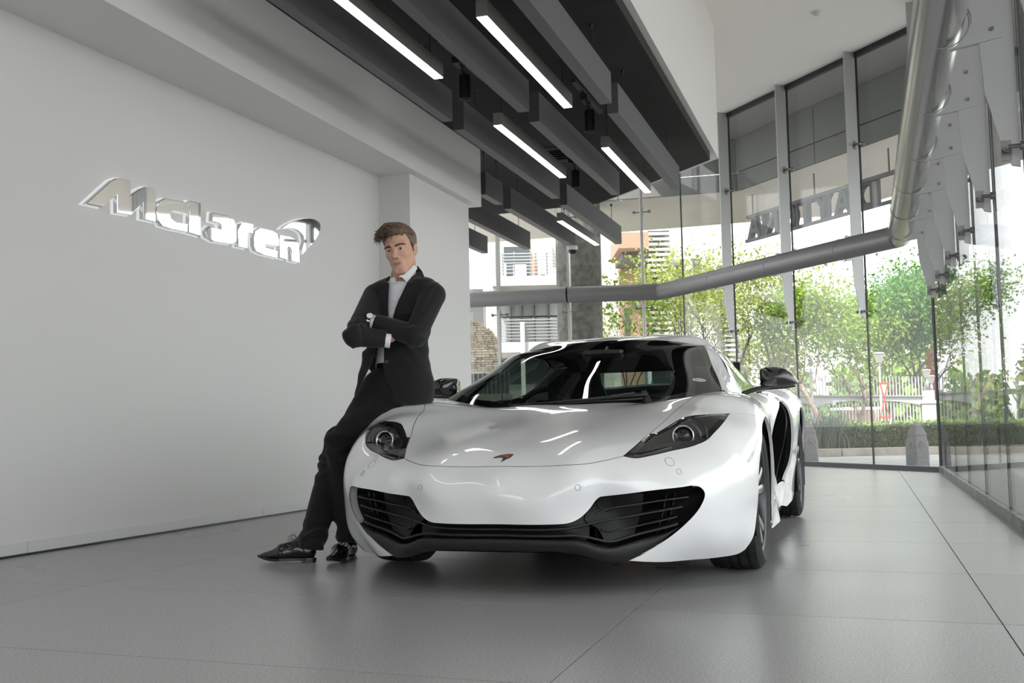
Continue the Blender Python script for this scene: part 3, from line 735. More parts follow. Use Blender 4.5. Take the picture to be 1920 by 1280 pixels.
right_bumper = [HOODF, HL_LOW, SEAM_FB, ARCH_F, WBOT, CREASE, INTTOP, PANELB]
left_bumper = [mir(s)[::-1] for s in right_bumper[::-1]]
bumper = panel(FS, right_bumper + left_bumper, 'front_bumper', M_paint, car, skirt=.003)
panel(FS, [HOODF[::1], HL_IN[::-1], SEAM_HF, COWL[::-1], mir(COWL), mir(SEAM_HF)[::-1], mir(HL_IN), mir(HOODF)[::-1]], 'bonnet', M_paint, car)
def outline_fender(sgn):
    s = [SEAM_HF, [SEAM_HF[-1], (.70,.25,.814), (.72,.30,.815)], DOORLINE, [DOORLINE[-1], (.95,.365,.17)], ARCH_R[::-1], SEAM_FB[::-1], HL_UP]
    return s if sgn > 0 else [mir(q) for q in s]
INNER_RET = [(.505,-.862,.142),(.57,-.82,.168),(.64,-.765,.215),(.696,-.713,.26),(.732,-.697,.299),(.768,-.66,.352),(.776,-.654,.386),(.76,-.672,.408),(.735,-.715,.413)]
for sg in (1, -1):
    f = (lambda q: q) if sg > 0 else mir
    panel(FS, outline_fender(sg), 'front_fender', M_paint, car)
    # headlight: cover, rim, bowl, projector
    hl = [f(HL_LOW), f(HL_UP), f(HL_IN)]
    head = panel(FS, hl, 'headlight', M_lens, car, gap=.003, skirt=0, space=.006, step=.004)
    ring(FS, hl, 'lamp_rim', M_black, head, .011, off=.0004, step=.004)
    def bowl(X, d): return -.012 - .060 * np.clip(d / .055, 0, 1)**.8
    panel(FS, hl, 'lamp_housing', M_reflect, head, gap=.004, offfn=bowl, skirt=0, space=.006, step=.004)
    lc = Vector(f([(.681,-.560,.6145)])[0]); ax = Vector((.10 * sg, -1, .10)).normalized()
    q = ax.to_track_quat('Z', 'Y').to_matrix()
    def loc(prof, n=36):
        mb = MB(); mb.lathe(prof, n=n); mb.v = [tuple(lc + q @ Vector(p)) for p in mb.v]; return mb
    loc([(.040,-.05),(.046,.0),(.044,.006),(.040,.004),(.037,-.01)]).build('projector_ring', M_chrome, head, smooth=True)
    loc([(.0005,.012),(.012,.010),(.024,.002),(.033,-.008),(.037,-.018)]).build('projector_lens', M_black, head, smooth=True)
    for rr, dz, mm in ((.062,-.01,M_reflect),(.085,-.004,M_satin)):
        a = [lc + q @ Vector((rr * math.cos(t) * 1.15, rr * math.sin(t), dz)) for t in np.linspace(-1.2 if sg > 0 else 2.0, 1.2 if sg > 0 else 4.3, 16)]
        MB().tube(a, .004, 6).build('reflector_rib', mm, head, smooth=True)
    # intake: white return, recess, grille
    strip(f(CREASE[::1]), f(INNER_RET), 'intake_return', M_paint, bumper, rows=8, bulge=.004)
    op = [f(INTTOP[::-1][:-1] + [(.735,-.715,.413)]), f(INNER_RET[::-1]), f([(.505,-.862,.142),(.434,-.925,.146),(.40,-.93,.15)]), f([(.40,-.93,.15),(.39,-.935,.25),(.407,-.913,.388)])]
    def duct(X, d): return -.040 - .08 * np.clip(d / .03, 0, 1)
    panel(FS, op, 'intake_duct', M_mesh, car, offfn=duct, skirt=0, space=.012)
    blk = [f([(.407,-.913,.388),(.46,-.90,.393),(.53,-.875,.397),(.575,-.855,.40)]), f([(.575,-.855,.40),(.57,-.86,.33),(.54,-.87,.235)]), f([(.54,-.87,.235),(.48,-.90,.21),(.43,-.925,.205)]), f([(.43,-.925,.205),(.40,-.93,.26),(.35,-.94,.30),(.407,-.913,.388)])]
    panel(FS, blk, 'grille_panel', M_gpan, car, off=-.030, skirt=.03, space=.012)
    tc = FS.param(np.array(f([(.428,-.901,.363)])))[0]
    MB().tube([Vector(p) for p in FS.ev(tc + .0145 * np.array([[math.cos(t), math.sin(t)] for t in np.linspace(0, 2 * PI, 25)[:-1]]), -.028)], .0016, 5, closed=True).build('tow_eye_cover', M_matte, car, smooth=True)
    for nm, c in (('s', [(0.738,-0.771,0.378),(0.592,-0.846,0.362),(0.452,-0.892,0.343),(0.421,-0.902,0.334),(0.391,-0.917,0.319)]),
                  ('s', [(0.695,-0.796,0.302),(0.573,-0.844,0.275),(0.452,-0.903,0.250),(0.429,-0.915,0.251),(0.412,-0.922,0.258)])):
        cc = surf_curve(FS, f(c), -.030); N = FS.nrm(FS.param(cc))
        mb = MB(); mb.loft([[p + n_ * .010 + (0, 0, .0035), p + n_ * .010 - (0, 0, .0035), p - n_ * .03 - (0, 0, .0035), p - n_ * .03 + (0, 0, .0035)] for p, n_ in zip(cc, N)])
        mb.build('grille_slat', M_satin, car, bevel=.002)
    for t in np.linspace(.12, .9, 6)[4:]:
        p0 = np.array(f([(.60 + .14 * (t - .5) * 2, -.80, .40)])[0]); p1 = np.array(f([(.56 + .12 * (t - .5) * 2, -.80, .23)])[0])
        cc = surf_curve(FS, [p0, (p0 + p1) / 2, p1], -.06, 4); N = FS.nrm(FS.param(cc))
        mb = MB(); mb.loft([[p + (.002, 0, 0), p - (.002, 0, 0), p - n_ * .03 - (.002, 0, 0), p - n_ * .03 + (.002, 0, 0)] for p, n_ in zip(cc, N)])
        mb.build('grille_strut', M_satin, car)
    # round sensors, washer cap, marker lamp
    for c, r in (((0.333,-0.970,0.428), .0085), ((0.694,-0.762,0.478), .009), ((0.656,-0.750,0.517), .0155)):
        x0 = FS.param(np.array(f([c])))[0]
        cir = [FS.ev(x0 + r * .52 * np.array([[math.cos(t), math.sin(t)] for t in np.linspace(0, 2 * PI, 29)[:-1]]), .0004)]
        MB().tube([Vector(p) for p in cir[0]], .0006, 5, closed=True).build('sensor_ring', M_satin, bumper, smooth=True)
    panel(FS, [f([(0.925,-0.47,0.497),(0.942,-0.413,0.534)]), f([(0.942,-0.413,0.534),(0.962,-0.323,0.556)]), f([(0.962,-0.323,0.556),(0.961,-0.345,0.520)]), f([(0.961,-0.345,0.520),(0.925,-0.47,0.497)])], 'marker_lamp', M_marker, bumper, off=.0015, skirt=.003, gap=0)
# slat that runs across, centre recess and lower lip
LIP2 = [(0.695,-0.791,0.274),(0.619,-0.828,0.254),(0.511,-0.871,0.227),(0.453,-0.910,0.212),(0.423,-0.926,0.215),(0.363,-0.950,0.231),(0.317,-0.965,0.239),(0.238,-0.981,0.239),(.12,-.99,.239)]
SL2 = [(0.715,-0.787,0.341),(0.544,-0.859,0.313),(0.385,-0.926,0.285),(0.317,-0.961,0.270),(0.239,-0.985,0.265),(.1,-.99,.264)]
RIDGE = [(0.690,-0.79,0.262),(0.633,-0.820,0.237),(0.540,-0.854,0.214),(0.470,-0.900,0.195),(0.432,-0.923,0.191),(0.393,-0.940,0.199),(0.348,-0.956,0.216),(0.314,-0.966,0.221),(0.236,-0.977,0.222),(.12,-.982,.224)]
LIPB = [(.60,-.825,.19),(0.568,-0.837,0.170),(0.526,-0.858,0.150),(0.49,-0.876,0.137),(0.426,-0.918,0.143),(0.384,-0.935,0.153),(0.344,-0.948,0.168),(0.312,-0.953,0.174),(0.232,-0.966,0.182),(.12,-.970,.183)]
for C_, off, dep, th, nm in ((SL2, -.026, .05, .004, 'grille_slat'), (LIP2, -.022, .07, .005, 'grille_ledge')):
    full = C_ + mir(C_)[::-1]; cc = surf_curve(FS, full, off, 6); N = FS.nrm(FS.param(cc))
    mb = MB(); mb.loft([[p + n_ * .008 + (0, 0, th), p + n_ * .008 - (0, 0, th), p - n_ * dep - (0, 0, th), p - n_ * dep + (0, 0, th)] for p, n_ in zip(cc, N)]); mb.build(nm, M_satin, car, bevel=.002)
band = [PANELB[2:], mir(PANELB[2:])[::-1], mir([(.367,-.928,.342),(.37,-.95,.23),(.36,-.953,.215)]), [(-.36,-.953,.215),(0,-.982,.222),(.36,-.953,.215)], [(.36,-.953,.215),(.37,-.95,.23),(.367,-.928,.342)]]
panel(FS, band, 'centre_grille', M_gpan, car, off=-.045, skirt=0, space=.015)
def lip_rows():
    top = surf_curve(FS, RIDGE + mir(RIDGE)[::-1], .006, 6); bot = surf_curve(FS, LIPB + mir(LIPB)[::-1], .004, 6)
    n = len(top); rows = []
    back = top + np.array([0, .06, -.004])
    for t in np.linspace(0, 1, 6): rows.append(back * (1 - t) + top * t + np.array([0, 0, .006]) * math.sin(PI * t))
    for t in np.linspace(.12, 1, 8): rows.append(top * (1 - t) + bot * t + np.array([0, -.006, 0]) * math.sin(PI * t))
    under = bot + np.array([0, .35, -.006])
    rows.append(bot + np.array([0, .02, -.006])); rows.append(under)
    return np.stack(rows)
vs, fs = grid_mesh(lip_rows()); MB().add(vs, fs).build('front_lip', M_lip, car, smooth=True)
# badge on the nose
bd = [(-0.038,-0.876,0.545),(-0.024,-0.865,0.550),(-0.006,-0.859,0.553),(0.015,-0.854,0.555),(0.029,-0.857,0.554),(0.025,-0.874,0.546),(0.014,-0.885,0.541),(0.003,-0.902,0.533),(0.004,-0.885,0.541),(-0.007,-0.874,0.547),(-0.021,-0.873,0.547)]
panel(FS, [bd[:5], bd[4:8], bd[7:] + bd[:1]], 'nose_badge', M_satin, car, off=.0015, skirt=.003, gap=-.002, space=.004, step=.003)
bd2 = [(-0.024,-0.867,0.549),(-0.006,-0.861,0.552),(0.015,-0.856,0.554),(0.029,-0.857,0.554),(0.024,-0.874,0.546),(0.013,-0.883,0.542),(-0.004,-0.872,0.548)]
panel(FS, [bd2[:4], bd2[3:6], bd2[5:] + bd2[:1]], 'badge_enamel', M_red, car.children[-1], off=.003, skirt=.002, gap=.001, space=.004, step=.003)
# black sheet added beneath the front panels so their gaps read dark
panel(FS, [[(0,-.93,.50),(.45,-.80,.53),(.76,-.55,.59),(.80,-.25,.69),(.72,.1,.79),(.70,.24,.80)], [(.70,.24,.80),(.4,.2,.77),(0,.2,.77)]] + [mir([(.70,.24,.80),(.4,.2,.77),(0,.2,.77)])[::-1], mir([(0,-.93,.50),(.45,-.80,.53),(.76,-.55,.59),(.80,-.25,.69),(.72,.1,.79),(.70,.24,.80)])[::-1]], 'gap_backing', M_matte, car, off=-.11, skirt=0, space=.03)

# --- greenhouse
WS_SIDE = [(.728,.353,.825),(.68,.56,.898),(.618,.779,.99),(.542,1.05,1.095)]
WS_TOP = [(.542,1.05,1.095),(.469,1.098,1.110),(.27,1.125,1.134),(0,1.135,1.146)]
WS_BASE = [(0,.12,.73),(.3,.14,.735),(.55,.22,.765),(.68,.30,.80),(.728,.353,.825)]
ws = [WS_BASE, WS_SIDE, WS_TOP, mir(WS_TOP)[::-1], mir(WS_SIDE)[::-1], mir(WS_BASE)[::-1]]
wind = panel(CS, ws, 'windscreen', M_wglass, car, skirt=0, space=.012)
ring(CS, ws, 'windscreen_border', M_black, wind, .030, off=-.0015, thick=.002)
WIN_F = [(.735,.72,.845),(.704,.835,.915),(.66,.93,.996),(.616,1.03,1.055),(.578,1.16,1.085),(.562,1.3,1.098)]
WIN_T = [(.562,1.3,1.098),(.56,1.5,1.098),(.57,1.7,1.085),(.59,1.85,1.045)]
WIN_B = [(.59,1.85,1.045),(.66,1.86,.97),(.74,1.82,.87)]
WIN_L = [(.74,1.82,.87),(.775,1.6,.83),(.785,1.3,.81),(.785,1.0,.81),(.775,.78,.81),(.755,.70,.825),(.735,.72,.845)]
ROOF_R = [(0,2.12,1.143),(.25,2.1,1.13),(.45,2.05,1.09),(.53,2.02,1.07)]
pil = [[(.728,.353,.825),(.75,.42,.81),(.775,.55,.795)], [(.775,.55,.795),(.77,.66,.805),(.755,.70,.825),(.735,.72,.845)], WIN_F, WIN_T, [(.59,1.85,1.045),(.56,1.95,1.06),(.53,2.02,1.07)]]
rf = [WS_TOP[::-1][:1] + WS_TOP[::-1][1:], WS_SIDE[::-1]] + pil + [ROOF_R[::-1], mir(ROOF_R)] + [mir(q)[::-1] for q in pil[::-1]] + [mir(WS_SIDE), mir(WS_TOP)]
panel(CS, rf, 'roof', M_paint, car, skirt=.02, space=.012)
for sg in (1, -1):
    f = (lambda q: q) if sg > 0 else mir
    wn = [f(WIN_F), f(WIN_T), f(WIN_B), f(WIN_L)]
    w_ = panel(CS, wn, 'side_window', M_sglass, car, off=-.004, skirt=0, space=.015)
    ring(CS, wn, 'window_trim', M_black, w_, .012, off=-.001)
    panel(CS, [f([(.53,2.02,1.07),(.56,1.95,1.06),(.59,1.85,1.045)]), f(WIN_B), f([(.74,1.82,.87),(.80,1.9,.80),(.82,2.3,.77),(.78,2.8,.77)]), f([(.78,2.8,.77),(.60,2.8,.86),(.52,2.5,.95),(.53,2.02,1.07)])], 'rear_buttress', M_paint, car, skirt=.01, space=.02)
RG = [(.53,2.02,1.07),(.52,2.5,.95),(.60,2.8,.86)]
panel(CS, [ROOF_R, RG, [(.60,2.8,.86),(.3,2.95,.89),(0,3.0,.905)], mir([(.60,2.8,.86),(.3,2.95,.89),(0,3.0,.905)])[::-1], mir(RG)[::-1], mir(ROOF_R)[::-1]], 'engine_cover_glass', M_sglass, car, skirt=.01, space=.02)
# sticker on the screen
sx = CS.param(np.array([(0.609,0.405,0.880)]))[0]
sv = [CS.ev(sx + np.array([[.0165 * math.cos(t) , .0082 * math.sin(t) + .003 * math.cos(t)]]), .0015)[0] for t in np.linspace(0, 2 * PI, 33)[:-1]]
cen = np.mean(sv, 0); MB().add(sv + [cen], [(i, (i + 1) % 32, 32) for i in range(32)]).build('windscreen_sticker', mat('sticker paper', (.72, .8, .78), .5), wind)
lp = [CS.ev(sx + np.array([[x, x * .18 ]]), .002)[0] for x in np.linspace(-.011, .011, 8)]
MB().tube(lp, .0012, 4).build('sticker_print', M_matte, wind)

# --- rear body
ARCHB = [(2.67 + .405 * math.cos(a), .345 + .405 * math.sin(a)) for a in np.linspace(PI + .42, -.42, 22)]
ARCHB = [(.957, v, z) for v, z in ARCHB]
DOOR_T = [(.72,.30,.815),(.755,.42,.812),(.77,.6,.812),(.785,.9,.812),(.79,1.3,.818),(.80,1.62,.835)]
DOOR_B = [(.80,1.62,.835),(.86,1.62,.815),(.895,1.6,.785)]
OPEN_F = [(.895,1.6,.785),(.885,1.48,.74),(.878,1.38,.68),(.868,1.34,.58),(.866,1.36,.45),(.868,1.42,.36),(.875,1.5,.29)]
DOOR_S = [(.875,1.5,.29),(.88,1.3,.25),(.90,.95,.23),(.95,.43,.22)]
for sg in (1, -1):
    f = (lambda q: q) if sg > 0 else mir
    panel(RS, [f(DOOR_T), f(DOOR_B), f(OPEN_F), f(DOOR_S), f(DOORLINE[::-1][2:][:1] + [(.957,.43,.5),(.946,.43,.65),(.93,.43,.72),(.91,.43,.755),(.87,.432,.785),(.82,.43,.80),(.775,.40,.808),(.72,.30,.815)])], 'door', M_paint, car, space=.016)
    OPEN_B = [(.895,1.6,.785),(.925,1.72,.785),(.943,1.82,.772),(.956,1.84,.70),(.96,1.86,.62),(.955,1.86,.5),(.93,1.84,.38),(.90,1.76,.30),(.875,1.5,.29)]
    SB = [(.95,.43,.22),(.937,.43,.145),(.94,.9,.135),(.90,1.3,.135),(.90,1.85,.135),(.912,2.2,.15),(.92,2.30,.18)]
    panel(RS, [f(DOOR_S), f(SB), f([(.92,2.30,.18),(.92,2.1,.24),(.90,1.85,.28),(.875,1.5,.29)])], 'side_sill', M_paint, car, space=.018)
    TOPQ = [(.80,1.62,.835),(.78,1.9,.85),(.70,2.2,.89),(.62,2.6,.915),(.6,2.85,.92),(.62,3.15,.90)]
    ENDQ = [(.62,3.15,.90),(.80,3.2,.84),(.90,3.2,.76),(.935,3.2,.6),(.93,3.15,.4),(.925,3.03,.20)]
    panel(RS, [f(TOPQ), f(ENDQ), f(ARCHB[::-1]), f([ARCHB[0], (.92,2.29,.185), (.92,2.1,.24), (.90,1.85,.28), (.90,1.76,.30)]), f(OPEN_B[::-1][1:]), f(DOOR_B[::-1])], 'rear_fender', M_paint, car, space=.016)
    def deep(X, d): return -.02 - .2 * np.clip(d / .03, 0, 1)
    panel(RS, [f(OPEN_F[::-1]), f(OPEN_B)], 'side_intake', M_matte, car, offfn=deep, skirt=0, space=.02)
    vane = surf_curve(RS, f([(.915,1.70,.775),(.925,1.62,.62),(.915,1.62,.48),(.89,1.60,.31)]), -.03, 8)
    MB().loft([[p + (0, -.006, 0), p + (.004 * sg, .0, 0), p + (-.10 * sg, .05, 0), p + (-.10 * sg, .04, 0)] for p in vane]).build('intake_vane', M_satin, car)
    mesh_c = surf_curve(RS, f([(.925,1.80,.74),(.935,1.80,.6),(.92,1.80,.45),(.89,1.78,.32)]), -.03, 6)
    MB().loft([[p, p + (-.14 * sg, .02, 0), p + (-.14 * sg, .03, 0), p + (0, .01, 0)] for p in mesh_c]).build('intake_mesh', M_mesh, car)
TQ = [(.62,3.15,.90),(.6,2.85,.92),(.62,2.6,.915),(.60,2.8,.915)]
DK = [(.62,3.15,.90),(.6,2.85,.92),(.58,2.62,.92)]
panel(RS, [DK, [(.58,2.62,.92),(.3,2.8,.93),(0,2.85,.945)], mir([(.58,2.62,.92),(.3,2.8,.93),(0,2.85,.945)])[::-1], mir(DK)[::-1], mir([(.62,3.15,.90),(.3,3.32,.92),(0,3.38,.92)]), [(0,3.38,.92),(.3,3.32,.92),(.62,3.15,.90)]], 'rear_deck', M_paint, car, space=.03)
EB = [(.62,3.15,.90),(.80,3.2,.84),(.90,3.2,.76),(.935,3.2,.6),(.93,3.15,.4),(.925,3.03,.20)]
panel(RS, [[(0,3.38,.92),(.3,3.32,.92),(.62,3.15,.90)], EB, [(.925,3.03,.20),(.7,3.3,.2),(0,3.4,.2)], mir([(.925,3.03,.20),(.7,3.3,.2),(0,3.4,.2)])[::-1], mir(EB)[::-1], mir([(0,3.38,.92),(.3,3.32,.92),(.62,3.15,.90)])[::-1]], 'rear_bumper', M_paint, car, space=.035)
# --- underbody and wheel housings
mb = MB(); mb.span((-.60,-.62,.13), (.60,3.2,.17)); mb.span((-.88,.42,.13), (.88,2.22,.20)); mb.span((-.60,-.5,.17), (.60,.5,.50)); mb.span((-.62,2.15,.17), (.62,3.1,.70)); mb.span((-.80,.5,.2), (.80,1.2,.62)); mb.span((-.78,1.2,.2), (.78,2.1,.55))
mb.build('underbody', M_matte, car)
for sg in (1, -1):
    for v0, r, z0, w in ((0, .375, .3235, .62), (2.67, .41, .345, .60)):
        mb = MB(); n = 24; a = [PI * 1.12 - PI * 1.24 * i / n for i in range(n + 1)]
        A = [(sg * w, v0 + r * math.cos(t), z0 + r * math.sin(t)) for t in a]; B = [(sg * .945, v0 + r * math.cos(t), z0 + r * math.sin(t)) for t in a]
        mb.add(A + B, [(i, i + 1, n + 2 + i, n + 1 + i) for i in range(n)]); mb.add(A + [(sg * w, v0, z0)], [(i, i + 1, n + 1) for i in range(n)])
        mb.build('wheel_liner', M_matte, car)
# --- wheels
def wheel(u, v, z, R, W, rr, sg):
    """tyre outer radius R, width W, rim radius rr"""
    w = empty('wheel', (u, v, z)); w.parent = car
    h = W / 2; pr = [(rr, -h + .012), (rr + .012, -h + .002), ((R + rr) / 2, -h - .006), (R - .022, -h + .004), (R - .007, -h + .016)]
    gs = [-.55, -.18, .18, .55]; x = -h + .022
    for g in gs:
        c = g * h; pr += [(R - .001 - .003 * abs(g), c - .0055), (R - .009, c - .0045), (R - .009, c + .0045), (R - .001 - .003 * abs(g), c + .0055)]
    pr += [(R - .007, h - .016), (R - .022, h - .004), ((R + rr) / 2, h + .006), (rr + .012, h - .002), (rr, h - .012)]
    sharp_smooth(MB().lathe(pr, axis='x', n=72).build('tyre', M_rubber, w), .5)
    o = sg * (h - .012)
    pr = [(rr + .006, o), (rr + .004, o + sg * .004), (rr - .008, o - sg * .004), (rr - .014, o - sg * .03), (rr - .02, -o)]
    MB().lathe(pr, axis='x', n=64).build('rim', M_rimd, w, smooth=True)
    sp = MB(); face = MB()
    for k in range(5):
        for dd in (-.17, .17):
            a0 = 2 * PI * k / 5 + PI / 2
            def P(r, a, x): return (x, r * math.cos(a), r * math.sin(a))
            ring_ = []
            for t in np.linspace(0, 1, 8):
                r = .045 + (rr - .055) * t; a = a0 + dd * (.5 + .8 * t) * (1 - .1 * t); hw = (.016 + .004 * t) / max(r, .05) ; hw = min(hw, .3); xo = o - sg * (.035 * (1 - t) ** 1.5 + .006); th = sg * .03
                ring_.append([P(r, a - hw, xo - th), P(r, a - hw, xo - sg * .004), P(r, a - hw * .5, xo), P(r, a + hw * .5, xo), P(r, a + hw, xo - sg * .004), P(r, a + hw, xo - th)])
            s_ = MB().loft(ring_).build('spoke', M_rim, w); sharp_smooth(s_, .7)
    MB().lathe([(.0005, o - sg * .022), (.03, o - sg * .022), (.034, o - sg * .028), (.06, o - sg * .035), (.062, o - sg * .07)], axis='x', n=32).build('hub', M_rimd, w, smooth=True)
    xd = -sg * .02
    MB().lathe([(.06, xd), (rr * .82, xd), (rr * .82, xd - sg * .03), (.06, xd - sg * .03)], axis='x', n=48).build('brake_disc', mat('brake disc', (.22, .22, .22), .35, metal=.9), w)
    cal = [[(xd + sg * .025 * e, r * math.cos(a), r * math.sin(a)) for r, e in ((rr * .55, 1), (rr * .85, 1), (rr * .85, -2.2), (rr * .55, -2.2))] for a in np.linspace(-.5, .5, 6)]
    MB().loft(cal).build('brake_caliper', M_satin, w, bevel=.004)
    return w
for sg in (1, -1):
    wheel(sg * .826, 0, .3235, .3235, .235, .2413, sg)
    wheel(sg * .792, 2.67, .3455, .3455, .30, .254, sg)
# --- mirrors
for sg in (1, -1):
    secs = [(.872, .905, .846, .948, .80, .90), (.90, .902, .845, .952, .765, .90), (.95, .90, .845, .953, .745, .90), (1.0, .90, .846, .942, .755, .90), (1.035, .895, .850, .918, .785, .895), (1.058, .885, .857, .885, .83, .885), (1.066, .875, .866, .874, .855, .875)]
    rings = []
    for u, vb, z0, z1, v0, v1 in secs:
        cz, hz, cv, hv = (z0 + z1) / 2, (z1 - z0) / 2, (v0 + v1) / 2, (v1 - v0) / 2
        rr = []
        for k in range(24):
            a = 2 * PI * k / 24; ca, sa = math.cos(a), math.sin(a); e = .75
            x = math.copysign(abs(ca)**e, ca); y = math.copysign(abs(sa)**e, sa)
            rr.append((sg * u, cv + hv * x, cz + hz * y))
        rings.append(rr)
    mm = MB().loft(rings).build('door_mirror', M_carbon, car, smooth=True)
    arm = [(.755,.84,.812), (.80,.84,.828), (.86,.83,.842), (.93,.825,.846), (1.0,.84,.848), (1.05,.86,.853)]
    ar = cr_spline([(sg * a, b, c) for a, b, c in arm], 5)
    n = len(ar); MB().loft([[tuple(p + (0, -.03, .004)), tuple(p + (0, 0, .008)), tuple(p + (0, .04, .003)), tuple(p + (0, .03, -.010 - .012 * (1 - i / n))), tuple(p + (0, -.02, -.010 - .012 * (1 - i / n)))] for i, p in enumerate(ar)]).build('mirror_arm', M_carbon, mm, smooth=True)
# --- wiper, cowl
co = [[(0,.2,.755),(.3,.2,.755),(.5,.195,.76),(.62,.22,.785)]]
cow = [(u, v, z) for u, v, z in ((-.66,.22,.79),(-.5,.19,.757),(-.25,.19,.752),(0,.19,.752),(.25,.19,.752),(.5,.19,.757),(.66,.22,.79))]
A = cr_spline(cow, 6); mb = MB(); vs, fs = grid_mesh(np.stack([A + (0, -.05, -.02), A, A + (0, .12, .012)])); mb.add(vs, fs); mb.build('cowl_panel', M_satin, car, smooth=True)
wp = MB()
w0, w1 = Vector((.375, .20, .783)), Vector((.36, .285, .822))
wip = empty('wiper', tuple(w0)); wip.parent = car
def rel(p): return tuple(Vector(p) - w0)
MB().loft([[rel((.385,.17,.765)), rel((.41,.20,.768)), rel((.40,.24,.77)), rel((.36,.2,.766))], [rel((.35,.27,.832)), rel((.365,.28,.834)), rel((.36,.29,.832)), rel((.335,.28,.83))]]).build('wiper_pivot', M_satin, wip, bevel=.004)
MB().tube([rel((.375,.235,.81)), rel((.25,.235,.803)), rel((.08,.225,.79)), rel((-.12,.205,.778))], [.010, .009, .007, .005], 8).build('wiper_arm', M_satin, wip, smooth=True)
MB().tube([rel((.30,.30,.822)), rel((.10,.255,.797)), rel((-.10,.225,.782)), rel((-.34,.21,.772))], .006, 8).build('wiper_blade', M_satin, wip, smooth=True)
MB().tube([rel((.36,.22,.79)), rel((.15,.21,.782)), rel((-.08,.20,.773))], .006, 8).build('wiper_link', M_satin, wip, smooth=True)
# --- interior
mb = MB()
mb.loft([[(-.68,.42,.70), (.68,.42,.70), (.68,.42,.60), (-.68,.42,.60)], [(-.70,.62,.775), (.70,.62,.775), (.70,.62,.55), (-.70,.62,.55)], [(-.68,.82,.79), (.68,.82,.79), (.68,.82,.55), (-.68,.82,.55)], [(-.66,.92,.72), (.66,.92,.72), (.66,.90,.5), (-.66,.90,.5)]])
mb.build('dashboard', M_seat, car, smooth=False, bevel=.02)
for sx_ in (.37, -.37):
    mb = MB(); s0 = (sx_,)
    rows = [((1.15), .45, .22, .06), (1.5, .42, .24, .06)]
    mb.loft([[(sx_ - .24,1.1,.36), (sx_ + .24,1.1,.36), (sx_ + .24,1.1,.26), (sx_ - .24,1.1,.26)], [(sx_ - .25,1.55,.33), (sx_ + .25,1.55,.33), (sx_ + .25,1.55,.22), (sx_ - .25,1.55,.22)]])
    mb.loft([[(sx_ - .25,1.52,.36), (sx_ + .25,1.52,.36), (sx_ + .25,1.64,.34), (sx_ - .25,1.64,.34)], [(sx_ - .25,1.66,.72), (sx_ + .25,1.66,.72), (sx_ + .25,1.78,.70), (sx_ - .25,1.78,.70)], [(sx_ - .14,1.74,.93), (sx_ + .14,1.74,.93), (sx_ + .14,1.82,.92), (sx_ - .14,1.82,.92)], [(sx_ - .12,1.77,1.02), (sx_ + .12,1.77,1.02), (sx_ + .12,1.83,1.01), (sx_ - .12,1.83,1.01)]])
    mb.build('seat', M_seat, car, bevel=.03)
mb = MB(); mb.span((-.72,1.93,.3), (.72,1.96,.83)); mb.span((-.64,1.93,.83), (-.30,1.96,1.04)); mb.span((.33,1.93,.83), (.64,1.96,1.04)); mb.span((-.50,1.93,1.0), (.50,1.96,1.135)); mb.build('bulkhead', M_seat, car)
# headliner and dark pillars' inner faces
panel(CS, [WS_TOP[::-1], [(.542,1.05,1.095),(.545,1.3,1.10),(.55,1.6,1.095),(.52,1.95,1.07)], [(.52,1.95,1.07),(.3,2.0,1.12),(0,2.0,1.15)], mir([(.52,1.95,1.07),(.3,2.0,1.12),(0,2.0,1.15)])[::-1], mir([(.542,1.05,1.095),(.545,1.3,1.10),(.55,1.6,1.095),(.52,1.95,1.07)])[::-1], mir(WS_TOP)], 'headliner', M_seat, car, off=-.035, skirt=0, space=.03)
st = [(-.37 + .185 * math.cos(a), .95 + .05 * math.sin(a) + .0, .70 + .175 * math.sin(a)) for a in np.linspace(0, 2 * PI, 41)[:-1]]
sw = MB().tube(st, .016, 10, closed=True).build('steering_wheel', M_seat, car, smooth=True)
MB().cyl((-.37,.955,.70), (-.37,.86,.67), .055, 20, .05).build('steering_boss', M_satin, sw, smooth=True)
for a in (0, PI, -PI / 2): MB().bar((-.37, .95, .70), (-.37 + .175 * math.cos(a), .95 + .05 * math.sin(a), .70 + .165 * math.sin(a)), .035, .012, (0, 1, 0)).build('steering_spoke', M_satin, sw)
rv = MB().loft([[(-.13, .93, 1.035), (-.13, .955, 1.04), (-.13, .955, 1.075), (-.13, .93, 1.075)], [(-.12, .90, 1.03), (-.12, .95, 1.03), (-.12, .95, 1.085), (-.12, .90, 1.085)], [(.10, .90, 1.03), (.10, .95, 1.03), (.10, .95, 1.085), (.10, .90, 1.085)], [(.11, .93, 1.035), (.11, .955, 1.04), (.11, .955, 1.075), (.11, .93, 1.075)]]).build('rear_view_mirror', M_satin, car, bevel=.008)
MB().cyl((0, .94, 1.07), (0, 1.0, 1.10), .012, 10).build('mirror_stem', M_satin, rv)
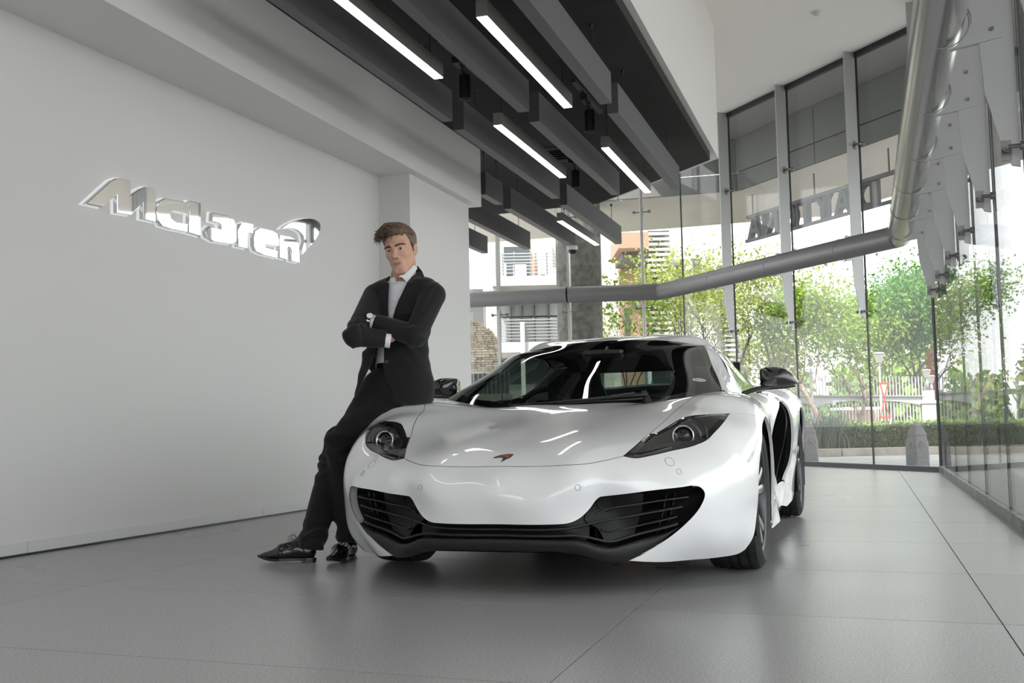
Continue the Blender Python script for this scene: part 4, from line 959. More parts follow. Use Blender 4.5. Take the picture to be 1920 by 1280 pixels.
# ================================================================== the man leaning on the front wing
def depth_pt(x, y, d):
    r = ray(x, y); f = np.array([-math.sin(CAM_YAW), math.cos(CAM_YAW), 0]); return CAMP + r * (d / (r @ f))
MAN0 = np.array([*at(700, 1040, 2, 0)[:2], 0]); cy_, sy_ = math.cos(CAM_YAW), math.sin(CAM_YAW)
def w2m(P):
    d = np.atleast_2d(P) - MAN0; return np.stack([d[:, 0] * cy_ + d[:, 1] * sy_, -d[:, 0] * sy_ + d[:, 1] * cy_, d[:, 2]], 1)
def m2w(P):
    P = np.atleast_2d(P); return np.stack([P[:, 0] * cy_ - P[:, 1] * sy_, P[:, 0] * sy_ + P[:, 1] * cy_, P[:, 2]], 1) + MAN0
def J(x, y, d): return w2m(depth_pt(x, y, d))[0]
def to_px(P):
    W_ = m2w(P) - CAMP; z = W_ @ _F; return np.stack([960 + CAM_F * (W_ @ _R2) / z, 640 - CAM_F * (W_ @ _U2) / z], 1)
# ---- signed distance helpers (points in rows)
def smin(a, b, k):
    h = np.clip(.5 + .5 * (b - a) / k, 0, 1); return b * (1 - h) + a * h - k * h * (1 - h)
def smax(a, b, k): return -smin(-a, -b, k)
def rcone(P, a, b, r1, r2):
    a = np.array(a, float); b = np.array(b, float); ba = b - a; L = ba @ ba; t = np.clip(((P - a) @ ba) / L, 0, 1)
    return np.linalg.norm(P - a - t[:, None] * ba, axis=1) - (r1 + (r2 - r1) * t)
def ell(P, c, r, R=None):
    q = P - np.array(c, float)
    if R is not None: q = q @ R
    r = np.array(r, float); k0 = np.linalg.norm(q / r, axis=1); k1 = np.linalg.norm(q / r**2, axis=1); return k0 * (k0 - 1) / (k1 + 1e-9)
def chain(P, pts, rs, k=.02):
    d = None
    for i in range(len(pts) - 1):
        e = rcone(P, pts[i], pts[i + 1], rs[i], rs[i + 1]); d = e if d is None else smin(d, e, k)
    return d
def polygonize(fn, lo, hi, h, B=8):
    lo = np.array(lo, float); n = np.maximum(2, np.ceil((np.array(hi) - lo) / h / B).astype(int)); N = n * B + 1
    c = np.stack(np.meshgrid(*[np.arange(k) for k in n], indexing='ij'), -1).reshape(-1, 3)
    cen = lo + (c + .5) * B * h; dc = fn(cen); keep = np.abs(dc) < B * h * 1.3 + .012
    D = np.full(tuple(N), 1.0); 
    for q, s in zip(c, dc):
        if s < 0: D[q[0]*B:q[0]*B+B+1, q[1]*B:q[1]*B+B+1, q[2]*B:q[2]*B+B+1] = -1.0
    kc = c[keep]; off = np.stack(np.meshgrid(*[np.arange(B + 1)] * 3, indexing='ij'), -1).reshape(-1, 3)
    for a in range(0, len(kc), 300):
        idx = (kc[a:a + 300, None, :] * B + off[None]).reshape(-1, 3); v = fn(lo + idx * h); D[idx[:, 0], idx[:, 1], idx[:, 2]] = v
    S = D < 0; cs = [S[i:N[0]-1+i, j:N[1]-1+j, k:N[2]-1+k] for i in (0, 1) for j in (0, 1) for k in (0, 1)]
    tot = sum(x.astype(np.int8) for x in cs); act = (tot > 0) & (tot < 8); ids = np.full(act.shape, -1, int); ai = np.argwhere(act); ids[act] = np.arange(len(ai))
    acc = np.zeros((len(ai), 3)); cnt = np.zeros(len(ai))
    corners = [np.array((i, j, k)) for i in (0, 1) for j in (0, 1) for k in (0, 1)]
    for u in range(8):
        for v in range(u + 1, 8):
            e = corners[v] - corners[u]
            if np.abs(e).sum() != 1: continue
            A = ai + corners[u]; Bq = ai + corners[v]; da = D[A[:, 0], A[:, 1], A[:, 2]]; db = D[Bq[:, 0], Bq[:, 1], Bq[:, 2]]
            m_ = (da < 0) != (db < 0); t = np.where(m_, da / np.where(m_, da - db, 1), 0); p = A + t[:, None] * e; acc[m_] += p[m_]; cnt[m_] += 1
    V = lo + acc / cnt[:, None] * h; F = []
    for ax in range(3):
        o1, o2 = [(1, 2), (2, 0), (0, 1)][ax]; d0 = np.zeros(3, int); d0[ax] = 1
        sh = [slice(None)] * 3; sl0 = list(sh); sl1 = list(sh); sl0[ax] = slice(0, -1); sl1[ax] = slice(1, None)
        ch = S[tuple(sl0)] != S[tuple(sl1)]; q = np.argwhere(ch); q = q[(q[:, o1] > 0) & (q[:, o2] > 0) & (q[:, o1] < N[o1] - 1) & (q[:, o2] < N[o2] - 1)]
        e1 = np.zeros(3, int); e1[o1] = 1; e2 = np.zeros(3, int); e2[o2] = 1
        f = np.stack([ids[tuple((q - w).T)] for w in (0 * e1, e1, e1 + e2, e2)], 1)
        flip = S[tuple(q.T)]; f[~flip] = f[~flip][:, ::-1]; F.append(f)
    F = np.vstack(F); F = F[(F >= 0).all(1)]
    return V, F
def sdf_obj(name, fn, lo, hi, h, material, parent, **k):
    V, F = polygonize(fn, lo, hi, h)
    me = bpy.data.meshes.new(name); me.from_pydata(V.tolist(), [], F.tolist()); o = link_mesh(name, me, material, parent, True, **k); return o
M_suit = noise_color(mat('charcoal suit wool', (.016, .016, .017), .85, sheen=.1, spec=.2), 420, (.012, .012, .013), (.021, .021, .022))
M_trs = noise_color(mat('black trouser wool', (.010, .010, .011), .85, sheen=.08, spec=.2), 420, (.008, .008, .009), (.013, .013, .014))
M_shirt = mat('white cotton shirt', (.72, .72, .76), .8)
M_skin = mat('skin', (.56, .33, .24), .5, spec=.35); M_skin.node_tree.nodes['Principled BSDF'].inputs['Subsurface Weight'].default_value = .12; M_skin.node_tree.nodes['Principled BSDF'].inputs['Subsurface Radius'].default_value = (.01, .004, .002)
M_lips = mat('lips', (.42, .19, .15), .45)
M_hair = noise_color(mat('brown hair', (.12, .07, .04), .5), 60, (.055, .032, .017), (.14, .085, .048)); M_brow = mat('brow hair', (.07, .045, .03), .7)
M_eye = mat('eye white', (.62, .60, .58), .2); M_iris = mat('iris', (.03, .035, .03), .1)
M_shoe = mat('polished black leather', (.008, .008, .008), .16, coat=.5)
M_chrome = mat('chrome', (.78, .78, .79), .08, metal=1.0); M_btn = mat('black button', (.01, .01, .01), .35)

man = empty('person', tuple(MAN0), CAM_YAW, label='man in a black suit and open white shirt, arms crossed, leaning on the car wing', cat='person')

# ---- joints
PEL = J(748, 712, 5.44); LH, RH = J(770, 722, 5.40), J(713, 727, 5.46)
LK, LA = J(635, 828, 5.44), J(655, 1006, 5.25)
RK, RA = J(626, 862, 5.50), J(582, 1022, 5.15)
LS, RS_ = J(812, 553, 5.30), J(703, 557, 5.46)
NB = J(757, 525, 5.41)
LE, LW = J(778, 629, 5.19), J(703, 604, 5.21)
RE, RW = J(664, 630, 5.15), J(723, 638, 5.17)
LHAND = J(674, 602, 5.31); RHAND = J(752, 604, 5.29)
CH = (LS + RS_) / 2; WA = J(750, 650, 5.44)

# ---- head
ez = (J(744, 494, 5.3) - J(738.5, 468, 5.3)); ez = -ez / np.linalg.norm(ez); ez = ez + np.array([0, -.10, 0]); ez /= np.linalg.norm(ez)
yaw = math.radians(17)
fwd = np.array([-math.sin(yaw), -math.cos(yaw), -.06]); fwd -= ez * (fwd @ ez); fwd /= np.linalg.norm(fwd)
ex = np.cross(fwd, ez)          # subject's left to the picture's right
ex = -ex if ex[0] < 0 else ex
HR = np.stack([ex, fwd, ez], 1); HC = J(744.5, 468.5, 5.33)
EYE0 = J(738.5, 467.5, 5.25)
# place the head so that the eye line falls on the picture's
HS = 1.0
HC = EYE0 - HR @ (np.array([0, .085, .006]) * HS) 
def head_fn(P):
    q = (P - HC) @ HR / HS; x = np.abs(q[:, 0]); m_ = np.stack([x, q[:, 1], q[:, 2]], 1)
    d = ell(q, (0, -.016, .043), (.074, .094, .082))
    d = smin(d, ell(q, (0, .018, -.022), (.057, .068, .080)), .025)
    d = smin(d, rcone(m_, (.045, .004, -.055), (.014, .060, -.100), .018, .018), .03)
    d = smin(d, rcone(m_, (0, .060, -.100), (.012, .064, -.101), .021, .018), .02)
    d = smin(d, rcone(m_, (.048, .034, -.014), (.036, .057, -.022), .018, .015), .025)
    d = smin(d, rcone(m_, (.010, .077, .025), (.046, .056, .024), .012, .012), .018)
    d = smax(d, -ell(m_, (.032, .094, .003), (.020, .020, .0135)), .012)
    d = smin(d, rcone(q, (0, .079, .014), (0, .102, -.029), .0075, .0105), .012)
    d = smin(d, ell(m_, (.0115, .091, -.034), (.008, .011, .0075)), .007)
    d = smax(d, -ell(m_, (.007, .097, -.0435), (.0038, .006, .004)), .004)
    d = smin(d, ell(q, (0, .071, -.062), (.030, .016, .026)), .014)
    d = smax(d, -rcone(m_, (0, .0905, -.0645), (.0265, .0765, -.0620), .0012, .0008), .003)
    # lids round the eyeballs with an almond slit
    e = m_ - np.array([.0315, .0665, .004]); lid = np.linalg.norm(e, axis=1) - .0148
    slit = np.abs(e[:, 2] - .0003) - .0036 * np.clip(1 - (e[:, 0] / .0155)**2, 0, 1); slit = np.maximum(slit, -(e[:, 1] - .002)); lid = np.maximum(lid, -(np.maximum(slit, .0)) if False else np.where((slit < 0), np.maximum(lid, .0015 - slit * .3), lid))
    d = smin(d, lid, .003)
    # ears
    th = .35; E_ = m_ - np.array([.0700, -.016, -.010]); eu = E_[:, 1] * math.cos(th) - E_[:, 0] * math.sin(th); ew = E_[:, 0] * math.cos(th) + E_[:, 1] * math.sin(th)
    Q = np.stack([ew, eu + .25 * E_[:, 2], E_[:, 2]], 1)
    ear = ell(Q, (0, 0, 0), (.009, .018, .031)); ear = smax(ear, -ell(Q, (.009, .001, .002), (.008, .010, .018)), .005); d = smin(d, ear, .006)
    return d * HS
def neck_fn(P):
    d = rcone(P, HC + HR @ np.array([0, -.022, -.055]), NB + np.array([0, .01, -.02]), .056, .062)
    return smin(d, rcone(P, HC + HR @ np.array([0, .03, -.085]), NB + np.array([-.008, -.045, .0]), .024, .022), .03)
def hand_fn(P, w, tip, nrm_, thumb_up):
    """palm from w towards tip with five fingers, palm normal nrm_"""
    w = np.array(w); tip = np.array(tip); a = (tip - w); L = np.linalg.norm(a); a /= L; n_ = nrm_ - a * (nrm_ @ a); n_ /= np.linalg.norm(n_); s = np.cross(a, n_) * thumb_up
    d = rcone(P, w - a * .012, w + a * .01, .024, .025)
    for k, o in enumerate((-.030, -.010, .010, .028)):
        b0 = w + a * .015 + s * o * .6; b1 = w + a * .085 + s * o; d = smin(d, rcone(P, b0, b1, .016, .0125), .012)
        l_ = (.032, .042, .046, .040)[k]; c1 = b1 + (a * .88 - n_ * .42) * l_; c2 = c1 + (a * .55 - n_ * .83) * l_ * .75; c3 = c2 + (a * .1 - n_ * .99) * l_ * .55
        f = np.minimum(rcone(P, b1, c1, .0098, .0088), np.minimum(rcone(P, c1, c2, .0088, .008), rcone(P, c2, c3, .008, .0068))); d = smin(d, f, .006)
    t0 = w + a * .02 + s * .026; t1 = t0 + (a * .6 + s * .75) * .042; t2 = t1 + (a * .9 + s * .2 - n_ * .2) * .034; t3 = t2 + (a * .95 - n_ * .3) * .024
    return smin(d, chain(P, [t0, t1, t2, t3], [.017, .012, .0105, .008], .006), .012)
LHD = (LW + (LHAND - LW) / np.linalg.norm(LHAND - LW) * .03, LHAND + (LHAND - LW) * 1.2, np.array([.15, -.95, .2]), -1)
RHD = (RW + (RHAND - RW) * .15, RHAND, np.array([.2, -.9, -.2]), -1)
def body_lo(P):
    d = rcone(P, NB + (0, .01, -.03), CH + (0, .05, -.03), .056, .05)
    d = smin(d, rcone(P, LS + (-.03, .03, -.01), RS_ + (.03, .03, -.01), .036, .036), .03); d = smin(d, rcone(P, CH + (0, .05, -.05), WA + (0, .03, 0), .06, .06), .04)
    d = smin(d, chain(P, [LS, LE, LW], [.042, .036, .025], .02), .03); d = smin(d, chain(P, [RS_, RE, RW], [.042, .036, .025], .02), .03)
    d = smin(d, hand_fn(P, *LHD), .01); d = smin(d, hand_fn(P, *RHD), .01); return d
def body_all(P):
    return smin(smin(head_fn(P), neck_fn(P), .02), body_lo(P), .03)
V1, F1 = polygonize(body_all, np.min([LS, RS_, RE, LW, WA, HC], 0) - .16, np.max([LS, RS_, HC + .02], 0) + [.10, .16, .16], .0031)
me = bpy.data.meshes.new('body'); me.from_pydata(V1.tolist(), [], F1.tolist())
body = link_mesh('body', me, M_skin, man, True)
def hp(p): return HC + HR @ (np.array(p) * HS)
def lips_fn(P):
    q = (P - HC) @ HR / HS; x = np.abs(q[:, 0]) / .0275; z = q[:, 2]
    zm = -.0645 + .0028 * x * x; zt = -.0578 - .0012 * np.exp(-(x / .14)**2) - .0040 * x**2; zb = -.0735 + .0115 * x**2.4
    m_ = np.maximum(np.maximum(z - zt, zb - z), np.maximum((x - 1) * .0275, .04 - q[:, 1])); slit = .0006 - np.abs(z - zm)
    return np.maximum(np.maximum(head_fn(P) - .0016 * np.clip(1 - x, 0.15, 1)**.5, m_), slit)
sdf_obj('lips', lips_fn, hp((0, .08, -.066)) - .04, hp((0, .08, -.066)) + .04, .0013, M_lips, body)
for s in (1, -1):
    eb = MB(); eb.lathe([(.0125 * math.sin(a) + .00001, .0125 * math.cos(a)) for a in np.linspace(0, PI, 13)], n=20); c = hp((.0315 * s, .0660, .004))
    eb.v = [tuple(c + np.array(p)) for p in eb.v]; eye = eb.build('eyeball', M_eye, body, smooth=True)
    g = np.array([0, -1, .02]) + ex * -.02; g /= np.linalg.norm(g); g = (g + fwd) / np.linalg.norm(g + fwd)
    ib = MB(); qq = Vector(g).to_track_quat('Z', 'Y').to_matrix(); ib.lathe([(.0001, .0129), (.004, .0124), (.0068, .0109)], n=18); ib.v = [tuple(c + np.array(qq @ Vector(p))) for p in ib.v]; ib.build('iris', M_iris, eye, smooth=True)
    br = []
    for k, t in enumerate(np.linspace(0, 1, 26)):
        x = .010 + .040 * t; z = .0215 + .0065 * math.sin(t * 2.4) - .003 * t; y = .0880 - .022 * t * t
        p = hp((x * s, y, z)); w = .0046 * (1 - .5 * t); e = hp(((x + .010) * s, y - .006 * t, z + .003 - .006 * t)); br.append((p, e, w))
    mb = MB()
    for p, e, w in br:
        mb.tube([tuple(p - ez * w), tuple((p + e) / 2 + fwd * .002), tuple(e)], [.0026, .0026, .0008], 4); mb.tube([tuple(p + ez * w * .4), tuple((p + e) / 2 + fwd * .002), tuple(e)], [.0026, .0024, .0008], 4)
    mb.build('eyebrow', M_brow, body, smooth=True)
# ---- hair: cropped sides, long tousled top swept to his right
def hair_fn(P):
    q = (P - HC) @ HR / HS; d = ell(q, (0, -.022, .050), (.0815, .100, .088)); d = smin(d, ell(q, (-.012, .030, .098), (.060, .055, .034)), .03)
    d = d + .0022 * np.sin(q[:, 0] * 210 + 60 * q[:, 1] + 3 * np.sin(q[:, 2] * 50)) * np.clip(q[:, 2] * 12, 0, 1)
    face = np.maximum(q[:, 1] - (.030 + .12 * np.clip(q[:, 2] - .055, -.2, .2)), -(.082 - .10 * np.abs(q[:, 0]) * .6 - q[:, 2]) * 0 + q[:, 2] - .0860 + .3 * np.abs(q[:, 0]))
    cut = np.where(q[:, 2] < .075, q[:, 1] - (.012 + .35 * np.clip(q[:, 2] + .0, -.02, .075)), -1.0)
    d = smax(d, cut, .006)
    low = -(q[:, 2] + .028 + .55 * np.clip(.0 - q[:, 1], 0, .06)); d = smax(d, np.where(q[:, 1] > -.03, -(q[:, 2] + .020), low), .006)
    return d * HS
hr = sdf_obj('hair', hair_fn, HC - .16, HC + [.16, .16, .20], .0034, M_hair, body)
rgh = np.random.default_rng(3); mb = MB()
for k in range(380):
    x0 = rgh.uniform(-.058, .064); y0 = rgh.uniform(-.07, .075); base = np.array([x0, y0, 0]); r2 = (x0 / .078)**2 + ((y0 + .015) / .098)**2
    if r2 > .95: continue
    z0 = .046 + .086 * math.sqrt(1 - r2); L = rgh.uniform(.036, .058) * (1.1 if y0 > .02 else .8)
    dirx = -1.0 + rgh.normal(0, .22); diry = .25 + .45 * (y0 > .02) + rgh.normal(0, .25)
    p0 = np.array([x0, y0, z0]); L *= .55 + .45 * np.clip((x0 + .06) / .09, 0, 1); p1 = p0 + np.array([dirx * .30, diry * .30, .26 + rgh.normal(0, .05)]) * L; p2 = p0 + np.array([dirx * .75, diry * .6, .16 + rgh.normal(0, .10)]) * L; p3 = p0 + np.array([dirx * 1.1, diry * .75, -.16 + rgh.normal(0, .16)]) * L
    if p3[1] > .10: p3[1] = .10
    mb.tube([tuple(hp(p)) for p in cr_spline([p0, p1, p2, p3], 3)], [.0036, .0042, .0044, .0043, .0040, .0036, .0031, .0025, .0016, .0007], 5)
for k in range(110):   # fringe tousled over his right temple
    x0 = rgh.uniform(-.066, -.02); y0 = rgh.uniform(.015, .068); z0 = rgh.uniform(.085, .112); p0 = np.array([x0, y0, z0]); s_ = rgh.uniform(.6, 1.1)
    p1 = p0 + np.array([-.012, .010, .004]) * s_; p2 = p1 + np.array([-.010 + rgh.normal(0, .005), .006, -.018]) * s_; p3 = p2 + np.array([.000 + rgh.normal(0, .010), .002 + rgh.normal(0, .005), -.026 + rgh.normal(0, .008)]) * s_
    mb.tube([tuple(hp(p)) for p in cr_spline([p0, p1, p2, p3], 3)], [.0035, .0038, .0038, .0036, .0034, .0030, .0026, .0020, .0013, .0006], 5)
mb.build('hair_locks', M_hair, hr, smooth=True, fix=False)
def sideburn(s):
    mb = MB()
    for k in range(26):
        p = np.array([(.0705 + rgh.normal(0, .0012)) * s, .010 + rgh.uniform(-.012, .010), rgh.uniform(-.012, .045)]); mb.tube([tuple(hp(p)), tuple(hp(p + np.array([.0015 * s, .004, -.011])))], [.0026, .0007], 4)
    mb.build('sideburn', M_hair, hr, smooth=True, fix=False)
sideburn(1)

# ---- garments
def limb_t(P, a, b):
    a = np.array(a); ba = np.array(b) - a; return ((P - a) @ ba) / (ba @ ba)
def folds(P, a, b, t0, wid, amp, freq, tw):
    """soft creases across a limb around t0"""
    t = limb_t(P, a, b); ax = (np.array(b) - a); L = np.linalg.norm(ax); ax = ax / L; r = P - a - (t * L)[:, None] * ax; ang = np.arctan2(r[:, 1], r[:, 0] + .3 * r[:, 2])
    return amp * np.exp(-((t - t0) / wid)**2) * np.sin(freq * t * L + tw * np.sin(ang * 1.0 + .7) + 1.3 * np.sin(ang * 2 + t * 9))
def torso(P, grow=0.0):
    ax = WA - CH
    d = None
    secs = [(CH + (0, .015, .02), .150, .088), (CH + (0, .02, -.10), .168, .112), (CH * .45 + WA * .55 + (0, .02, 0), .158, .108), (WA + (.0, .01, 0), .146, .104), (PEL + (.012, .0, .03), .158, .118), (PEL + (.014, .0, -.085), .166, .124)]
    Z = P[:, 2]; zs = np.array([s[0][2] for s in secs])[::-1]; 
    cx_ = np.interp(Z, zs, np.array([s[0][0] for s in secs])[::-1]); cy2 = np.interp(Z, zs, np.array([s[0][1] for s in secs])[::-1]); rx = np.interp(Z, zs, np.array([s[1] for s in secs])[::-1]) + grow; ry = np.interp(Z, zs, np.array([s[2] for s in secs])[::-1]) + grow
    yw = -.42; dx = P[:, 0] - cx_; dy = P[:, 1] - cy2; u = dx * math.cos(yw) + dy * math.sin(yw); v = -dx * math.sin(yw) + dy * math.cos(yw)
    k = np.sqrt((u / rx)**2 + (v / ry)**2) + 1e-9; d = (k - 1) * np.minimum(rx, ry) 
    return smax(d, np.maximum(Z - (CH[2] + .075), (PEL[2] - .125) - Z), .03)
def shoulders(P, g=0.0):
    d = rcone(P, LS + (-.005, .01, .0), NB + (.03, .015, -.01), .062 + g, .052 + g); d = smin(d, rcone(P, RS_ + (.01, .01, 0), NB + (-.03, .015, -.012), .060 + g, .050 + g), .03); return d
def arms(P, g=0.0):
    l_ = smin(rcone(P, LS, LE, .062 + g, .055 + g), rcone(P, LE, LW, .056 + g, .040 + g), .012) + folds(P, LS, LE, .97, .16, .0045, 80, 3.0) + folds(P, LE, LW, .06, .16, .0045, 85, 3.0)
    r_ = smin(rcone(P, RS_, RE, .062 + g, .052 + g), rcone(P, RE, RW, .052 + g, .040 + g), .012) + folds(P, RS_, RE, .92, .18, .0045, 80, 3.0) + folds(P, RE, RW, .1, .2, .004, 85, 3.0)
    return l_, r_
def cut_plane(d, P, p, n_): n_ = np.array(n_) / np.linalg.norm(n_); return smax(d, (P - p) @ n_, .004)
def poly_px(P, poly):
    """distance in metres (about 372 px per metre here) from a picture-space outline, negative inside"""
    X = to_px(P); po = np.array(poly, float); s = seg_dist(po, X); return np.where(inside(po, X), -s, s) / 372.0
V_NECK = [(729, 500), (795, 480), (788, 503), (776, 522), (764, 538), (750, 566), (738, 600), (728, 604), (727, 560), (730, 525)]
V_LOW = [(709, 640), (721, 636), (720, 690), (724, 722), (731, 742), (746, 762), (746, 800), (640, 800), (655, 757), (676, 722), (692, 690), (703, 660)]
def shirt_fn(P):
    d = smin(torso(P, -.016), shoulders(P, -.012), .03); d = smax(d, P[:, 2] - (NB[2] + .0), .01); d = smax(d, (PEL[2] + .012) - P[:, 2], .01)
    d = smin(d, rcone(P, NB + (0, .01, -.05), NB + (-.003, .0, .02), .066, .064), .02)
    X = to_px(P); d = d + .0022 * np.sin(X[:, 1] * .5 + X[:, 0] * .35) * np.exp(-((X[:, 1] - 668) / 18)**2)
    return smax(d, -(rcone(P, NB + (0, .01, -.05), HC, .058, .058)), .003)
LBX = (np.min([LS, RS_, RE, LW, RW, RH, PEL], 0) - [.14, .14, .30], np.max([LS, RS_, LE, LH, NB], 0) + [.13, .20, .08])
shirt = sdf_obj('shirt', shirt_fn, LBX[0] + [.05, 0, .2], LBX[1], .0050, M_shirt, man)
def jacket_fn(P):
    d = smin(torso(P, .0), shoulders(P), .04)
    # skirts: his right front hangs open to the picture's left, the left one drapes over the wing
    d = smin(d, chain(P, [J(700, 668, 5.42), J(686, 705, 5.36), J(671, 742, 5.36)], [.055, .030, .018], .03), .035)
    d = smin(d, ell(P, J(778, 722, 5.36), (.085, .075, .085)), .05)
    inner = smin(torso(P, -.013), shoulders(P, -.010), .03)
    l_, r_ = arms(P)
    l_ = cut_plane(l_, P, LW, LW - LE); r_ = cut_plane(r_, P, RW, RW - RE)
    X = to_px(P)
    d = smax(d, (X[:, 1] - 757.5 - 2.0 * np.sin(X[:, 0] * .06)) / 372, .004)
    cy3 = np.interp(P[:, 2], [PEL[2], CH[2]], [PEL[1], CH[1]]) + .01
    op = np.maximum(np.minimum(poly_px(P, V_NECK), poly_px(P, V_LOW)), P[:, 1] - cy3)
    d = d + .0030 * np.sin((P[:, 0] * .7 + P[:, 2]) * 70 + 2 * np.sin(P[:, 0] * 25)) * np.exp(-((P[:, 2] - WA[2]) / .10)**2)
    shell = smax(d, -inner, .003); shell = smax(shell, -op, .003)
    shell = smax(shell, -rcone(P, NB + (-.004, -.012, -.05), HC + (0, 0, -.02), .077, .080), .004)
    return smin(np.minimum(shell, smin(shell, r_, .018)), np.minimum(l_, smin(shell, l_, .012)), .006)
jacket = sdf_obj('jacket', jacket_fn, *LBX, .0048, M_suit, man)
def trs_fn(P):
    d = ell(P, PEL + (.004, .012, -.03), (.150, .115, .115)); d = smin(d, rcone(P, PEL + (0, .01, .0), WA + (0, .01, -.03), .112, .105), .03)
    fl = folds(P, LH, LK, .88, .30, .006, 80, 2.0) + folds(P, LH, LK, .18, .2, .006, 70, 1.5); fr = folds(P, RH, RK, .85, .3, .006, 80, 2.0)
    l_ = smin(rcone(P, LH, LK, .096, .069), rcone(P, LK, LA + (0, 0, -.01), .066, .057), .02) + fl + folds(P, LK, LA, .1, .18, .005, 90, 2.0) + folds(P, LK, LA, .92, .16, .006, 75, 1.5)
    r_ = smin(rcone(P, RH, RK, .093, .068), rcone(P, RK, RA + (0, 0, -.015), .067, .062), .02) + fr + folds(P, RK, RA, .1, .18, .005, 90, 2.0) + folds(P, RK, RA, .93, .15, .006, 75, 1.5)
    l_ = cut_plane(l_, P, LA + (0, 0, -.022), (.0, 0, -1)); r_ = cut_plane(r_, P, RA + (0, 0, -.012), (-.18, 0, -1))
    d = smax(d, P[:, 2] - (WA[2] - .085), .005)
    return smin(smin(d, l_, .035), r_, .028)
trs = sdf_obj('trousers', trs_fn, np.min([RA, LA, RK, LK, PEL], 0) - [.12, .16, .10], np.max([PEL, LH, WA], 0) + [.20, .20, .02], .0052, M_trs, man)
# belt
def bl_fn(P): 
    d = np.abs(rcone(P, PEL + (0, .01, .0), WA + (0, .01, -.03), .1165, .1105)) - .003; d = smax(d, np.abs(P[:, 2] - (WA[2] - .098)) - .016, .003); return d
sdf_obj('belt', bl_fn, PEL - .2, PEL + .22, .0045, M_shoe, man)
# points on the clothes along a sight line
def on_cloth(x, y, fn, d0=4.95, d1=5.6):
    ds = np.linspace(d0, d1, 260); P = np.array([J(x, y, d) for d in ds]); s = fn(P); i = np.argmax(s < 0) if (s < 0).any() else np.argmin(s)
    return P[i]
def flat(name, pts, fn, th, m_, par, lift=.003, bev=.0015, dd=None, plane=False):
    P = np.array([on_cloth(x, y, fn) for x, y in pts]); 
    if dd is not None: P[:, 1] = np.minimum(P[:, 1], np.median(P[:, 1]) + dd)
    if plane:
        c = P.mean(0); A_ = np.c_[P[:, 0] - c[0], P[:, 2] - c[2], np.ones(len(P))]; k_ = np.linalg.lstsq(A_, P[:, 1], rcond=None)[0]; P[:, 1] = A_ @ k_
    P = P + np.array([0, -lift, 0]); return MB().prism([tuple(p) for p in P], (0, -th, 0)).build(name, m_, par, bevel=bev)
def jk_solid(P):
    l_, r_ = arms(P); return np.minimum(smin(torso(P), shoulders(P), .04), np.minimum(l_, r_))
def coat_fn(P): return smin(torso(P), shoulders(P), .04)
def collar_fn(P): return smin(shirt_fn(P), rcone(P, NB + (-.004, -.006, -.05), HC + (0, 0, -.02), .0725, .0725), .004)
flat('lapel', [(783, 498), (792, 509), (797, 522), (785, 531), (776, 528), (781, 534), (771, 556), (757, 580), (742, 601), (736, 600), (741, 580), (748, 562), (763, 531), (775, 512)], coat_fn, .004, M_suit, jacket)
flat('lapel', [(731, 517), (722, 526), (714, 540), (718, 546), (713, 552), (717, 575), (724, 600), (729, 602), (728, 575), (729, 545)], coat_fn, .004, M_suit, jacket)
flat('pocket_flap', [(756, 676), (760, 675), (799, 681), (800, 696), (782, 694), (760, 690)], coat_fn, .004, M_suit, jacket)
for x, y in ((725, 678), (703, 667)):
    p = on_cloth(x, y, coat_fn); MB().cyl(tuple(p + (0, .002, 0)), tuple(p + (0, -.006, 0)), .008, 14).build('button', M_btn, jacket)
for x, y in ((716, 622), (721, 624), (711, 621)): 
    p = on_cloth(x, y, lambda P: arms(P)[0]); MB().cyl(tuple(p + (0, .002, 0)), tuple(p + (0, -.004, 0)), .005, 12).build('sleeve_button', M_btn, jacket)
# collar
flat('collar_flap', [(776, 496), (784, 504), (774, 516), (763, 530), (754, 520), (748, 520), (757, 510)], collar_fn, .004, M_shirt, shirt, lift=.005, plane=True)
flat('collar_flap', [(738, 519), (743, 525), (740, 533), (734, 531), (731, 524)], collar_fn, .004, M_shirt, shirt, lift=.005, plane=True)
flat('placket', [(742, 526), (746, 526), (737, 601), (732, 601)], shirt_fn, .002, M_shirt, shirt, lift=.001)
for y in (540, 560, 582): 
    p = on_cloth(742 - (y - 535) * .11, y, shirt_fn); MB().cyl(tuple(p), tuple(p + (0, -.005, 0)), .0045, 12).build('shirt_button', M_shirt, shirt)
# cuffs and watch
def ringtube(c, ax, R, h, th, n=28):
    q = Vector(ax).to_track_quat('Z', 'Y').to_matrix(); mb = MB(); mb.lathe([(R - th, -h), (R, -h), (R, h), (R - th, h), (R - th, -h)], n=n); mb.v = [tuple(np.array(c) + np.array(q @ Vector(p))) for p in mb.v]; return mb
la = (LW - LE) / np.linalg.norm(LW - LE); ra = (RW - RE) / np.linalg.norm(RW - RE)
ringtube(LW + la * .004, la, .033, .010, .003).build('cuff', M_shirt, shirt, smooth=False); ringtube(RW + ra * .008, ra, .034, .016, .003).build('cuff', M_shirt, shirt, smooth=False)
wt = empty('watch', tuple(LW + la * .026)); wt.parent = man
ringtube((0, 0, 0), la, .0300, .009, .003).build('bracelet', M_chrome, wt, smooth=False)
wd_ = np.array([-.05, -.80, .60]); wd_ -= la * (wd_ @ la); wd_ /= np.linalg.norm(wd_)
MB().cyl(tuple(wd_ * .028), tuple(wd_ * .038), .019, 24).build('watch_case', M_chrome, wt); MB().cyl(tuple(wd_ * .038), tuple(wd_ * .0385), .016, 24).build('watch_face', M_shirt, wt)
